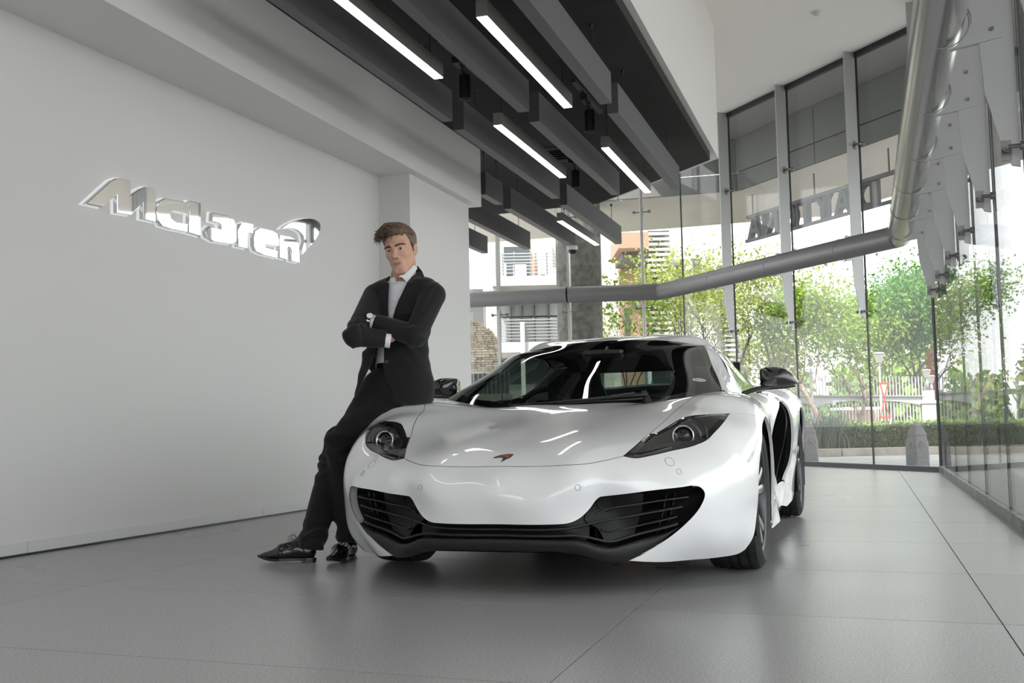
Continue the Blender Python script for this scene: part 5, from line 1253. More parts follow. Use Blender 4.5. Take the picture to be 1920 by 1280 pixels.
# ---- shoes
def shoe(heel, toe, lab, tilt=0.0):
    heel = w2m(heel)[0]; toe = w2m(toe)[0]; a = toe - heel; a[2] = 0; L = np.linalg.norm(a); a /= L; s = np.array([-a[1], a[0], 0]); L = .305
    R = np.stack([a, s, [0, 0, 1]], 1)
    def fn(P):
        q = (P - heel) @ R; x, y, z = q.T; Q = np.stack([x, y, z], 1)
        d = rcone(Q, (.045, 0, .055), (.17, .004, .048), .038, .040); d = smin(d, rcone(Q, (.17, .004, .046), (.262, .0, .030), .041, .021), .02); d = smin(d, rcone(Q, (.262, 0, .030), (.288, 0, .030), .021, .013), .01)
        d = smin(d, rcone(Q, (.055, 0, .06), (.060, 0, .115), .038, .036), .03); d = smin(d, rcone(Q, (.10, 0, .085), (.16, 0, .062), .032, .030), .03)
        d = smin(d, rcone(Q, (.036, 0, .05), (.03, 0, .10), .032, .030), .02)
        fl_ = .022 + .018 * np.clip((x - .2) / .09, 0, 1)**2; d = smax(d, fl_ - z, .006)
        d = d + .0012 * np.sin(x * 160) * np.exp(-((x - .19) / .025)**2) * (z > .04)
        return d
    lo = heel + np.minimum(0, a * L) - .09; hi = heel + np.maximum(0, a * L) + .09; hi[2] = .175; lo[2] = -.01
    sh = sdf_obj('shoe', fn, lo, hi, .0042, M_shoe, man)
    # welt and heel block
    xs = np.linspace(-.002, .300, 26); hw = np.interp(xs, [-.002, .01, .05, .11, .18, .235, .275, .293, .300], [.012, .028, .037, .034, .044, .036, .022, .012, .003]); ris = .018 * np.clip((xs - .2) / .09, 0, 1)**2
    mb = MB(); rings = [[heel + R @ np.array([x, w, .010 + z]), heel + R @ np.array([x, -w, .010 + z]), heel + R @ np.array([x, -w, .024 + z]), heel + R @ np.array([x, w, .024 + z])] for x, w, z in zip(xs, hw, ris)]
    mb.loft(rings).build('sole', M_shoe, sh)
    MB().loft([[heel + R @ np.array([x, sg_ * w, z]) for x, sg_, w in ((.0, 1, .018), (.012, 1, .031), (.07, 1, .036), (.07, -1, .036), (.012, -1, .031), (.0, -1, .018))] for z in (0, .014)]).build('heel_block', M_shoe, sh, bevel=.001)
    for k in range(4):
        x = .105 + .018 * k; z = .121 - .0125 * k - .0006 * k * k; MB().tube([tuple(heel + R @ np.array([x, yy, zz])) for yy, zz in ((-.018, z - .012), (0, z + .001), (.018, z - .012))], .0018, 6).build('lace', M_btn, sh)
    for sg_ in (1, -1):
        c0 = np.array([.102, 0, .124]); MB().tube([tuple(heel + R @ p) for p in cr_spline([c0, c0 + (.012, .018 * sg_, .016), c0 + (.030, .034 * sg_, .006), c0 + (.034, .030 * sg_, -.012), c0 + (.016, .012 * sg_, -.004)], 5)], .0014, 5).build('lace_loop', M_btn, sh)
    return sh
shoe(at(593, 1053, 2, 0), at(474, 1055, 2, 0), 'right shoe'); shoe(at(661, 1046, 2, 0), at(607, 1063, 2, 0), 'left shoe')
# ================================================================== outside the glass
M_road = noise_color(mat('pale paving', (.5, .49, .47), .85), 3, (.31, .305, .295), (.40, .39, .375))
M_kerb = noise_color(mat('kerb stone', (.45, .41, .35), .85), 5, (.32, .29, .25), (.43, .395, .34))
M_conc = noise_color(mat('raw concrete', (.14, .135, .12), .9), 9, (.10, .098, .088), (.18, .175, .158), bump=.3)
M_white = mat('white render', (.56, .55, .535), .8)
M_cream = mat('cream render', (.46, .43, .385), .85)
M_dgrey = mat('dark grey cladding', (.10, .105, .105), .5)
M_fasc = mat('grey fascia panel', (.15, .155, .15), .5)
M_rail = mat('galvanised railing', (.32, .33, .335), .45, metal=.3)
M_fence = mat('white fence paint', (.46, .465, .47), .6)
M_dfence = mat('dark fence steel', (.09, .095, .105), .5)
M_win = mat('dark window glass', (.05, .06, .065), .12)
M_winp = mat('pale blind window', (.38, .40, .405), .25)
M_terra = mat('terracotta cladding', (.33, .205, .145), .8)
M_stone = noise_color(mat('split stone', (.50, .43, .33), .95), 4, (.32, .275, .21), (.52, .46, .37), bump=.4)
M_soil = mat('planting soil', (.07, .055, .04), 1)
M_boll = noise_color(mat('grey cast bollard', (.16, .16, .165), .7), 30, (.14, .14, .145), (.185, .185, .19))
M_sgnr = mat('sign red', (.50, .075, .02), .5)
M_sgnw = mat('sign white', (.8, .8, .78), .5)
def leafmat(name, c1, c2, tr=.35):
    mt = mat(name, c1, .6); n, l, b = nodes_of(mt)
    g = n.new('ShaderNodeNewGeometry'); cr = n.new('ShaderNodeValToRGB'); cr.color_ramp.elements[0].color = (*c1, 1); cr.color_ramp.elements[1].color = (*c2, 1)
    l.new(g.outputs['Random Per Island'], cr.inputs[0]); l.new(cr.outputs[0], b.inputs['Base Color'])
    t = n.new('ShaderNodeBsdfTranslucent'); mx = n.new('ShaderNodeMixShader'); mx.inputs[0].default_value = tr; l.new(cr.outputs[0], t.inputs[0])
    o = [q for q in n if q.type == 'OUTPUT_MATERIAL'][0]; l.new(b.outputs[0], mx.inputs[1]); l.new(t.outputs[0], mx.inputs[2]); l.new(mx.outputs[0], o.inputs[0])
    return mt
L_bright = leafmat('spring leaves', (.115, .21, .016), (.29, .42, .06))
L_pale = leafmat('pale leaves', (.17, .225, .035), (.35, .40, .10))
L_deep = leafmat('deep leaves', (.025, .11, .016), (.14, .31, .04))
L_hedge = leafmat('hedge leaves', (.028, .052, .016), (.22, .29, .11), .2)
L_lawn = leafmat('low green planting', (.11, .21, .03), (.29, .39, .09), .3)
L_reed = leafmat('blue green blades', (.06, .10, .075), (.13, .175, .12), .2)
M_bark = noise_color(mat('pinkish bark', (.34, .25, .20), .95), 14, (.21, .15, .115), (.38, .30, .25))
M_bark2 = noise_color(mat('grey bark', (.16, .13, .11), .95), 14, (.06, .05, .042), (.12, .10, .088))

def depth_pt(x, y, d, z=None):
    """point on the sight line at horizontal distance d ahead"""
    r = ray(x, y); f = np.array([-math.sin(CAM_YAW), math.cos(CAM_YAW), 0]); return CAMP + r * (d / (r @ f))
FW = np.array([-math.sin(CAM_YAW), math.cos(CAM_YAW), 0]); RT = np.array([math.cos(CAM_YAW), math.sin(CAM_YAW), 0])
gz = -.06
g = MB(); g.prism([(-60, -40, gz - .1), (60, -40, gz - .1), (60, 90, gz - .1), (-60, 90, gz - .1)], (0, 0, .1)); ground = g.build('ground', M_road, kind='structure')
# kerb and planted verge run square to the view beyond the lane
DK = 19.9
def lp3(s, d, z): return CAMP * [1, 1, 0] + RT * s + FW * d + np.array([0, 0, z])
kb = empty('kerb_strip', tuple(lp3(5, DK, gz)), math.pi * 0, kind='structure')
for i in range(14):
    a = 1.5 + i * 1.5
    o = MB().prism([tuple(lp3(a + .01, DK, gz)), tuple(lp3(a + 1.49, DK, gz)), tuple(lp3(a + 1.49, DK + .3, gz)), tuple(lp3(a + .01, DK + .3, gz))], (0, 0, .14)).build('kerb_stone', M_kerb, None, bevel=.01); child(o, kb)
MB().prism([tuple(lp3(1, DK + .3, gz)), tuple(lp3(30, DK + .3, gz)), tuple(lp3(30, 40, gz)), tuple(lp3(1, 40, gz))], (0, 0, .10)).build('planting_bed', M_soil, kind='structure')
def leaves(n, fn, size, seed, aspect=1.6):
    rg = np.random.default_rng(seed); C_ = fn(rg, n); a = rg.normal(size=(n, 3)); a /= np.linalg.norm(a, axis=1)[:, None]; b = rg.normal(size=(n, 3)); b -= (a * b).sum(1)[:, None] * a; b /= np.linalg.norm(b, axis=1)[:, None]
    s = size * (0.6 + .8 * rg.random((n, 1)))
    V = np.stack([C_ - a * s * aspect / 2, C_ + b * s / 2, C_ + a * s * aspect / 2, C_ - b * s / 2], 1).reshape(-1, 3)
    return V, np.arange(4 * n).reshape(-1, 4)
def leaf_obj(name, V, F, m_, parent=None, **k):
    me = bpy.data.meshes.new(name); me.vertices.add(len(V)); me.vertices.foreach_set('co', V.ravel().astype(np.float32))
    nf = len(F); me.loops.add(nf * 4); me.loops.foreach_set('vertex_index', F.ravel().astype(np.int32)); me.polygons.add(nf); me.polygons.foreach_set('loop_start', np.arange(nf, dtype=np.int32) * 4); me.polygons.foreach_set('loop_total', np.full(nf, 4, np.int32)); me.update(); me.validate()
    return link_mesh(name, me, m_, parent, **k)
def tree(base, h, spread, seed, leaf, bark, label, nl=2600, trunks=1, lsize=.085, r0=.09, crown0=.32, dense=.34, depth=4):
    rg = random.Random(seed); t = empty('tree', tuple(base), label=label, cat='tree', group='trees outside the glass')
    tips = []; mb = MB()
    def br(p, d, L, r, lev):
        q = p; pts = [p]; rs = [r]
        for k in range(4):
            d = (d + Vector((rg.gauss(0, .14), rg.gauss(0, .14), rg.gauss(.04, .08)))).normalized(); q = q + d * L / 4; pts.append(q); rs.append(r * (1 - .11 * (k + 1)))
            if lev >= 2: tips.append(q)
        mb.tube(pts, rs, 6 if lev < 2 else 4)
        if lev < depth:
            for k in range(3 if lev else 4):
                a = rg.uniform(0, 2 * PI); dv = Vector((math.cos(a) * spread, math.sin(a) * spread, rg.uniform(.25, .8))).normalized()
                br(pts[-1 - (k % 2)], (d * .55 + dv * .75).normalized(), L * rg.uniform(.62, .82), rs[-1] * .68, lev + 1)
    for i in range(trunks):
        a = 2 * PI * i / max(1, trunks) + rg.random(); br(Vector((.1 * i, 0, 0)), Vector((math.cos(a) * .25 * (trunks > 1), math.sin(a) * .25 * (trunks > 1), 1)), h * crown0, r0, 0)
    T = np.array([tuple(p) for p in tips]); k_ = (h - dense * .9) / T[:, 2].max(); T = T * k_; mb.v = [(a * k_, b * k_, c * k_) for a, b, c in mb.v]
    mb.build('trunk', bark, t, smooth=True, fix=False)
    def fn(r_, n):
        i = r_.integers(0, len(T), n); return T[i] + r_.normal(size=(n, 3)) * dense * [1, 1, .7]
    V, F = leaves(int(nl * 2.1), fn, lsize, seed)
    leaf_obj('foliage', V, F, leaf, t, kind='stuff')
    return t
def P2(x, d, z=gz): 
    r = depth_pt(x, 780, d); return np.array([r[0], r[1], z])
TREES = [
 (1548, 30, 4.7, .75, L_bright, M_bark, 'bright green tree with a pinkish trunk behind the white fence, left of the first lamp', 2800, 1),
 (1612, 33, 5.0, .8, L_bright, M_bark, 'spreading green tree left of the glass joint behind the yield sign', 2600, 2),
 (1668, 36, 5.1, .8, L_pale, M_bark, 'pale leaved tree standing behind the tall lamp and yield sign', 2200, 2),
 (1735, 34, 6.0, .8, L_deep, M_bark2, 'big deep green tree above the small lamp and white fence pillar', 11000, 1),
 (1440, 34, 4.3, .8, L_pale, M_bark2, 'sparse brownish tree between the white flats and the white fence', 1300, 3),
 (1285, 27, 5.5, .75, L_pale, M_bark2, 'yellow green tree in front of the louvred tower', 2000, 2),
 (1395, 31, 6.0, .7, L_pale, M_bark2, 'yellow green tree beside the white flats, behind the sign letters', 2000, 2),
 (1175, 24, 4.3, .6, L_bright, M_bark2, 'thin young green tree beside the concrete pillar', 420, 1),
]
for i, (x, d, h, sp, lf, bk, lab, nl, tr_) in enumerate(TREES):
    tree(P2(x, d), h, sp, 11 + i, lf, bk, lab, nl, tr_, lsize=.068 if d > 28 else .06, r0=.05 * h / 3 if i != 7 else .045, dense=.42 if i == 3 else .30)
src_ = [o for o in bpy.data.objects if o.name.startswith('tree')]
for k, (x, y) in enumerate(((13.5, 15.0), (15.5, 20.5), (14.5, 26.0))):
    c_ = copy_tree(src_[(0, 1, 3)[k]]); c_.location = (x, y, gz); c_.rotation_euler = (0, 0, k * 1.3); c_['label'] = 'tree across the side street, seen only mirrored in the glass and chrome letters'; c_['group'] = 'trees across the side street'
# tall belt of greenery far beyond
def belt(rg, n):
    s = rg.uniform(12.9, 46, n); z = rg.random(n)**1.3 * (2.6 + 1.5 * np.sin(s * .7) + 1.2 * np.sin(s * 1.9)); d = 52 + rg.random(n) * 6
    return np.array([0, 0, 0]) + RT * s[:, None] + FW * d[:, None] + np.stack([0 * s, 0 * s, z + .2], 1)
V, F = leaves(14000, belt, .34, 90); leaf_obj('undergrowth', V, F, L_lawn, None, label='mixed bright green undergrowth far beyond the white fence', category='shrubbery', kind='stuff') if False else tag(leaf_obj('undergrowth', V, F, L_lawn), 'mixed bright green undergrowth far beyond the white fence', 'shrubs', None, 'stuff')
def bed(s0, s1, d0, d1, z0, z1, lump):
    def fn(rg, n):
        s = rg.uniform(s0, s1, n); d = rg.uniform(d0, d1, n); top = z1 + lump * np.sin(s * 3.1) * np.sin(d * 2.3 + s)
        k = rg.random(n); side = rg.random(n) < .45
        z = np.where(side, z0 + (top - z0) * k, top - .06 * k); d = np.where(side, d0 + .1 * k, d)
        return RT * s[:, None] + FW * d[:, None] + np.stack([0 * s, 0 * s, z], 1)
    return fn
V, F = leaves(22000, bed(6.2, 12.5, DK + .5, DK + 2.2, .06, .46, .05), .045, 91); tag(leaf_obj('hedge', V, F, L_hedge), 'clipped dark green hedge along the kerb behind the bollard', 'hedge', None, 'stuff')
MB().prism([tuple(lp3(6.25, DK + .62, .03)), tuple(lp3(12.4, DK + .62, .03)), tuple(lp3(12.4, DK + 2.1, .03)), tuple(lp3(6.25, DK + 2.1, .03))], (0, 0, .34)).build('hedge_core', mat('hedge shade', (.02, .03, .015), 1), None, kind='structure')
V, F = leaves(9000, bed(5.2, 18, 27, 31, .0, .46, .06), .07, 92); tag(leaf_obj('low_planting', V, F, L_lawn), 'light green low planting at the foot of the white fence', 'shrubs', None, 'stuff')
MB().prism([tuple(lp3(5.2, 27.2, gz)), tuple(lp3(18, 27.2, gz)), tuple(lp3(18, 31, gz)), tuple(lp3(5.2, 31, gz))], (0, 0, .40)).build('raised_bed', M_soil, kind='structure')
# reeds: clump of blades left of the hedge
rg = np.random.default_rng(5); mb = MB()
c0 = P2(1548, DK + .8)
for i in range(520):
    p = c0 + RT * rg.normal(0, .24) + FW * rg.normal(0, .22); a = rg.uniform(0, 2 * PI); ln = rg.uniform(.45, .95); q = np.array([math.cos(a), math.sin(a), 0]); w = np.array([-q[1], q[0], 0]) * .010
    m1 = p + q * ln * .12 + (0, 0, ln * .6); e = p + q * ln * .38 + (0, 0, ln)
    mb.add([p - w, p + w, m1 + w * .8, m1 - w * .8, e], [(0, 1, 2, 3), (3, 2, 4)])
tag(mb.build('reed_clump', L_reed, None, fix=False), 'blue green clump of long leaves at the left end of the hedge', 'plant', None, 'stuff')

# white fence: arched rail, pickets, end pillar
DF = 33.0
def fence_pt(x, z, d=DF): r = P2(x, d); return np.array([r[0], r[1], z])
fe = empty('white_fence', tuple(fence_pt(1500, gz)), label='white picket fence with a broad arched rail behind the hedge', cat='fence')
s0, s1 = (1480 - 960) / CAM_F * DF, (1738 - 960) / CAM_F * DF
npk = 43
for i in range(npk + 1):
    s = s0 + (s1 - s0) * i / npk; p = RT * s + FW * DF
    child(MB().bar((p[0], p[1], .18), (p[0], p[1], 1.92 - .10 * (i / npk)), .028, .028, tuple(FW)).build('picket', M_fence, None), fe)
spans = [s0 - .3, s0 + (s1 - s0) * .22, s0 + (s1 - s0) * 1.0]
for a, b, k in ((s0 - 1.6, (1524 - 960) / CAM_F * DF, 0), ((1524 - 960) / CAM_F * DF, s1, 1)):
    xs = np.linspace(a, b, 22); zt = 1.30 - .10 * (xs - s0) / (s1 - s0)
    u = np.linspace(-1, 1, 22); zb = zt - .12 - .20 * np.abs(u)**2.4
    top = [RT * s + FW * (DF - .06) + np.array([0, 0, z]) for s, z in zip(xs, zt)]; bot = [RT * s + FW * (DF - .06) + np.array([0, 0, z]) for s, z in zip(xs, zb)]
    child(MB().prism([tuple(p) for p in top + bot[::-1]], tuple(FW * .12)).build('arched_rail', M_fence, None), fe)
    child(MB().bar(tuple(top[0] + (0, 0, .02)), tuple(top[-1] + (0, 0, .02)), .16, .04).build('rail_cap', M_rail, None), fe)
pp = fence_pt(1742, gz); pi_ = empty('fence_pillar', tuple(pp), label='white square gate pillar with an arched recess at the fence end', cat='pillar')
mb = MB(); mb.span((-.20, -.2, 0), (.20, .2, 1.15)); mb.span((-.24, -.24, 1.05), (.24, .24, 1.15)); mb.span((-.18, -.18, 1.15), (.18, .18, 1.45)); mb.build('pillar_body', M_fence, pi_, bevel=.01)
ar = [(-.13, -.202, .15), (.13, -.202, .15), (.13, -.202, .80)] + [(.13 * math.cos(t), -.202, .80 + .12 * math.sin(t)) for t in np.linspace(.2, PI - .2, 9)] + [(-.13, -.202, .80)]
MB().prism(ar, (0, .03, 0)).build('arch_panel', mat('arch panel paint', (.60, .61, .62), .7), pi_)  # arch panel in a paler paint than the pillar body
def lamp(x, d, ztop, zbase, s, lab):
    p = P2(x, d, zbase); l_ = empty('street_lamp', tuple(p), label=lab, cat='lamp')
    H = ztop - zbase
    MB().tube([(0, 0, 0), (0, 0, .35 * s), (0, 0, .4 * s), (0, 0, H - .42 * s)], [.075 * s, .07 * s, .042 * s, .038 * s], 14).build('lamp_post', M_rail, l_, smooth=True)
    MB().lathe([(.04 * s, H - .44 * s), (.06 * s, H - .42 * s), (.05 * s, H - .38 * s), (.075 * s, H - .36 * s)], n=14).build('lamp_collar', M_rail, l_)
    MB().loft([[(a * .075 * s, b * .075 * s, H - .36 * s) for a, b in ((-1,-1),(1,-1),(1,1),(-1,1))], [(a * .155 * s, b * .155 * s, H - .06 * s) for a, b in ((-1,-1),(1,-1),(1,1),(-1,1))]]).build('lamp_glass', mat('frosted lamp glass', (.34, .33, .30), .3), l_)
    MB().loft([[(a * .175 * s, b * .175 * s, H - .06 * s) for a, b in ((-1,-1),(1,-1),(1,1),(-1,1))], [(a * .15 * s, b * .15 * s, H - .02 * s) for a, b in ((-1,-1),(1,-1),(1,1),(-1,1))], [(a * .04 * s, b * .04 * s, H) for a, b in ((-1,-1),(1,-1),(1,1),(-1,1))]]).build('lamp_cap', M_fence, l_)
    for a, b in ((-1,-1),(1,-1),(1,1),(-1,1)): MB().bar((a * .078 * s, b * .078 * s, H - .36 * s), (a * .158 * s, b * .158 * s, H - .06 * s), .012 * s, .012 * s).build('lamp_bar', M_fence, l_)
    return l_
lamp(1653, 30.0, 2.42, .2, .84, 'tall street lamp with a tapered square lantern behind the yield sign')
lamp(1741, 32.9, 2.04, 1.39, .72, 'small square lantern standing on the white gate pillar')
lamp(1749, 33.6, 1.88, 1.3, .7, 'smaller lantern just behind the pillar lamp')
fp = P2(1524, DF - .3); fo = empty('flag_post', tuple(fp), label='slim white post with a ringed top rising above the fence', cat='post')
MB().tube([(0, 0, 0), (0, 0, .8), (0, 0, .85), (0, 0, 2.4)], [.09, .085, .05, .045], 12).build('post_shaft', M_fence, fo, smooth=True)
MB().lathe([(.05, 2.25), (.065, 2.28), (.05, 2.31), (.065, 2.36), (.05, 2.40), (.055, 2.45), (.02, 2.52), (.0005, 2.53)], n=12).build('post_finial', M_rail, fo)
# yield sign on a folding stand
yp = P2(1660, 26.5, .02); ys_ = empty('yield_sign', tuple(yp), -CAM_YAW * -1, label='red and white yield triangle on a folding stand beyond the hedge', cat='sign')
def tri_ring(zt, w, h, t, name, par, up=False):
    s = 1 if not up else -1; z0 = zt
    o_ = [(-w / 2, 0, z0), (w / 2, 0, z0), (0, 0, z0 - s * h)]; c = np.mean(o_, 0); i_ = [tuple(c + (np.array(q) - c) * (1 - t)) for q in o_]
    mb = MB(); mb.add(o_ + i_ + [(a, .02, b) for a, _, b in o_] + [(a, .02, b) for a, _, b in i_], [(0, 1, 4, 3), (1, 2, 5, 4), (2, 0, 3, 5), (6, 9, 10, 7), (7, 10, 11, 8), (8, 11, 9, 6), (0, 6, 7, 1), (1, 7, 8, 2), (2, 8, 6, 0)])
    mb.build(name, M_sgnr, par); return i_
zt = .687 + (771 - 712) / CAM_F * 26.5 + .02 - .02
k_ = 26.5 / CAM_F
i_ = tri_ring(zt - .0, 18 * k_, 33 * k_, .42, 'red_border', ys_)
MB().add(i_ + [(a, .015, b) for a, _, b in i_], [(0, 1, 2), (3, 5, 4)]).build('white_face', M_sgnw, ys_)
zb_ = zt - 68 * k_
for a, b in (((0, zt - 30 * k_), (-9 * k_, zb_)), ((0, zt - 30 * k_), (9 * k_, zb_ - .05))): MB().bar((a[0], .01, a[1]), (b[0], .01, b[1]), .022, .02, (0, 1, 0)).build('stand_leg', M_sgnr, ys_)
MB().bar((-9 * k_, .01, zb_ + .03), (8 * k_, .01, zb_ + .03), .05, .03, (0, 1, 0)).build('stand_foot', M_sgnr, ys_)
MB().bar((9 * k_, .01, zb_), (10 * k_, .01, gz), .03, .02, (0, 1, 0)).build('stand_prop', M_sgnw, ys_)
# red banner
bp = P2(1757, 37); bn = empty('banner', tuple(bp), -CAM_YAW, label='tall dark red banner at the far right of the fence', cat='banner')
MB().span((-.30, -.015, 1.1), (.34, .015, 3.0)).build('cloth', mat('dark red cloth', (.30, .035, .02), .8), bn)
MB().cyl((.36, 0, 0), (.36, 0, 3.1), .03, 8).build('banner_pole', M_rail, bn)
for z in (1.75, 1.5, 1.27): MB().span((.06, -.025, z), (.24, -.016, z + .10)).build('print', M_sgnw, bn)
# bollards
def bollard(x, d, lab, s=1.0):
    p = P2(x, d, gz); b = empty('bollard', tuple(p), .55, label=lab, cat='bollard', group='grey bollards outside the glass')
    w, h = .175 * s, .62 * s
    ringz = lambda ww, z, c=.25: [(ww * a, ww * bb, z) for a, bb in ((-1, -1 + c), (-1 + c, -1), (1 - c, -1), (1, -1 + c), (1, 1 - c), (1 - c, 1), (-1 + c, 1), (-1, 1 - c))]
    MB().loft([ringz(w, 0), ringz(w * .97, h * .72), ringz(w * .80, h * .98), ringz(w * .78, h)]).build('bollard_body', M_boll, b, bevel=.012)
    MB().loft([ringz(w * .82, h), ringz(w * .80, h + .03), ringz(w * .50, h + .12), ringz(w * .12, h + .19)]).build('bollard_cap', M_boll, b, bevel=.01)
    for a in range(4):
        q = Vector((math.cos(a * PI / 2), math.sin(a * PI / 2), 0)); mb = MB(); z = h * .70
        mb.cyl(tuple(q * w * .93 + Vector((0, 0, z))), tuple(q * (w * 1.03) + Vector((0, 0, z))), .075 * s, 18); mb.cyl(tuple(q * w * .95 + Vector((0, 0, z))), tuple(q * (w * 1.10) + Vector((0, 0, z))), .038 * s, 14); mb.build('bollard_disc', M_boll, b)
    return b
bollard(1717, 15.2, 'grey bollard with a pointed cap in front of the hedge', .72)
bollard(1511, 17.0, 'grey bollard half hidden behind the rear wheel of the car', .78)

# canopy over the pavement: panel band, ribbed soffit, sign letters
ZK = 4.80; OF0, OF1 = 1.75, 4.95
can = empty('canopy', tuple(fpt(2, -OF0)[:2]) + (ZK,), kind='structure')
M_canw = mat('cream ribbed soffit', (.84, .81, .77), .7)
def offp(t, o, z): p = fpt(t, -o); return np.array([p[0], p[1], z])
TM = 6.45
for k in range(6):
    b = TM - 2.2 * k; a = b - 2.2
    for z0, z1 in ((4.8, 5.12), (5.14, 5.75)):
        child(MB().prism([tuple(offp(a + .01, OF0, z0)), tuple(offp(b - .01, OF0, z0)), tuple(offp(b - .01, OF0 + .06, z0)), tuple(offp(a + .01, OF0 + .06, z0))], (0, 0, z1 - z0)).build('fascia_panel', M_fasc, None), can)
kx = offp(TM, OF0, ZK); LW = LD
for k in range(0, 6):
    a = kx + LW * (k * 2.2); b = kx + LW * (k * 2.2 + 2.18)
    for z0, z1 in ((4.8, 5.12), (5.14, 5.75)):
        child(MB().prism([(a[0], a[1], z0), (b[0], b[1], z0), (b[0], b[1] + .06, z0), (a[0], a[1] + .06, z0)], (0, 0, z1 - z0)).build('fascia_panel', M_fasc, None), can)
# ribs of the soffit run along the facade
nr = 34
mt_ = lambda s_, z=ZK: offp(TM + 1.65 * s_, OF0 + .06 + 3.14 * s_, z)
for k in range(nr):
    s0_, s1_ = k / nr, (k + .86) / nr; p, q = mt_(s0_), mt_(s1_); o0, o1 = OF0 + .06 + 3.14 * s0_, OF0 + .06 + 3.14 * s1_
    child(MB().prism([tuple(offp(-9, o0, ZK)), tuple(p), tuple(q), tuple(offp(-9, o1, ZK))], (0, 0, .03)).build('soffit_slat', M_canw, None), can)
    child(MB().prism([tuple(p), (p[0] - 15, p[1] + LD[1] / LD[0] * -15 * 0 + .3, ZK), (q[0] - 15, q[1] + .3, ZK), tuple(q)], (0, 0, .03)).build('soffit_slat', M_canw, None), can)
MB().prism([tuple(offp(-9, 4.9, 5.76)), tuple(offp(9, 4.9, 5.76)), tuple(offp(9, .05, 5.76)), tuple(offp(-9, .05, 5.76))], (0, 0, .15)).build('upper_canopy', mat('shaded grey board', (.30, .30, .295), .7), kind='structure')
m0_, m1_ = mt_(0.02, ZK + .036), mt_(1, ZK + .036)
MB().prism([tuple(offp(-9, OF0 + .1, ZK + .036)), tuple(m0_), tuple(m1_), tuple(offp(-9, OF1, ZK + .036))], (0, 0, .28)).build('canopy_roof', M_canw, kind='structure')
MB().prism([tuple(m0_), (m0_[0] - 15, m0_[1] + .3, ZK + .036), (m1_[0] - 15, m1_[1] + .3, ZK + .036), tuple(m1_)], (0, 0, .28)).build('canopy_roof_rear', M_canw, kind='structure')
# the canopy turns the corner and follows the right glass too
for k in range(26):
    x = 2.3 + 3.6 * k / 26; w = 3.6 / 26 * .86
    child(MB().span((x, -9, ZK), (x + w, 12.2 - (x - 2.3) * .05, ZK + .03)).build('soffit_slat', M_canw, None), can)
MB().span((2.3, -9, ZK + .036), (5.9, 12.2, ZK + .3)).build('canopy_roof_side', M_canw, kind='structure')
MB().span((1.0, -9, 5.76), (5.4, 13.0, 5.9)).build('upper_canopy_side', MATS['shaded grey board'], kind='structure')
for k in range(9):
    child(MB().span((2.2, -8 + k * 2.2, 4.8), (2.26, -5.82 + k * 2.2, 5.75)).build('fascia_panel', M_fasc, None), can)
# sign letters hung under the canopy, read from the street
ZSG = 4.02; OS = 2.45
sl = at(1405, 407, 2, 4.4); 
sg_o = empty('hanging_sign', (sl[0], sl[1], 4.4), label='grey letters on two rails hung under the canopy, seen from behind', cat='sign')
M_let = mat('sign letter grey', (.10, .11, .11), .55); M_let2 = mat('sign rail grey', (.13, .135, .135), .5)
sdir = -GD; sout = GN
def sp(s, z, o=0.0): p = sl + sdir * s + sout * o; return np.array([p[0], p[1], z])
zt_, zb2 = 4.40, 3.96
child(MB().bar(tuple(sp(-.05, zt_)), tuple(sp(5.4, zt_)), .06, .06).build('top_rail', M_let2, None), sg_o); child(MB().bar(tuple(sp(-.12, zb2)), tuple(sp(5.4, zb2)), .06, .05).build('bottom_rail', M_let2, None), sg_o)
for s in (.12, 1.9, 3.7): child(MB().cyl(tuple(sp(s, zt_)), tuple(sp(s, ZK)), .014, 8).build('hanger', M_let2, None), sg_o)
for s in (.42, 1.42, 2.28, 3.46, 4.4): child(MB().bar(tuple(sp(s, zb2)), tuple(sp(s, zt_ + .03)), .03, .04, tuple(sout)).build('upright', M_let2, None), sg_o)
def letter(ch, s_c, width):
    cu = bpy.data.curves.new('letter', 'FONT'); cu.body = ch; cu.size = .62; cu.extrude = .055; cu.align_x = 'CENTER'; cu.resolution_u = 4; cu.offset = .012
    tmp = bpy.data.objects.new('tmp', cu); COL.objects.link(tmp); dg = bpy.context.evaluated_depsgraph_get(); me = bpy.data.meshes.new_from_object(tmp.evaluated_get(dg)); bpy.data.objects.remove(tmp)
    xs = [v.co.x for v in me.vertices]; ys2 = [v.co.y for v in me.vertices]; sx = width / (max(xs) - min(xs)); sy = (zt_ - zb2 + .02) / (max(ys2) - min(ys2)); cx0 = (max(xs) + min(xs)) / 2; y0 = min(ys2)
    for v in me.vertices:
        # local x runs against sdir so that the word reads correctly from the street
        p = sp(s_c, zb2) - sdir * (v.co.x - cx0) * sx + np.array([0, 0, (v.co.y - y0) * sy]) + sout * (v.co.z + .05)
        v.co = p
    me.name = 'letter'
    o = link_mesh('letter', me, M_let); me.flip_normals() if False else None
    return child(o, sg_o)
for ch, s in zip('ANOTYAD', (.12, .62, 1.14, 1.62, 2.07, 2.58, 3.12)): letter(ch, s, .44 if ch != 'T' else .42)
letter('D', 4.05, .46); letter('N', 4.7, .46)

# round concrete pillar by the bend
cpz = P2(1092, 20.4); MB().lathe([(.43, 0), (.43, 5.0)], tuple(cpz), n=48, cap=True).build('concrete_pillar', M_conc, None, smooth=False, kind='structure')
sharp_smooth(bpy.data.objects['concrete_pillar'], .6)

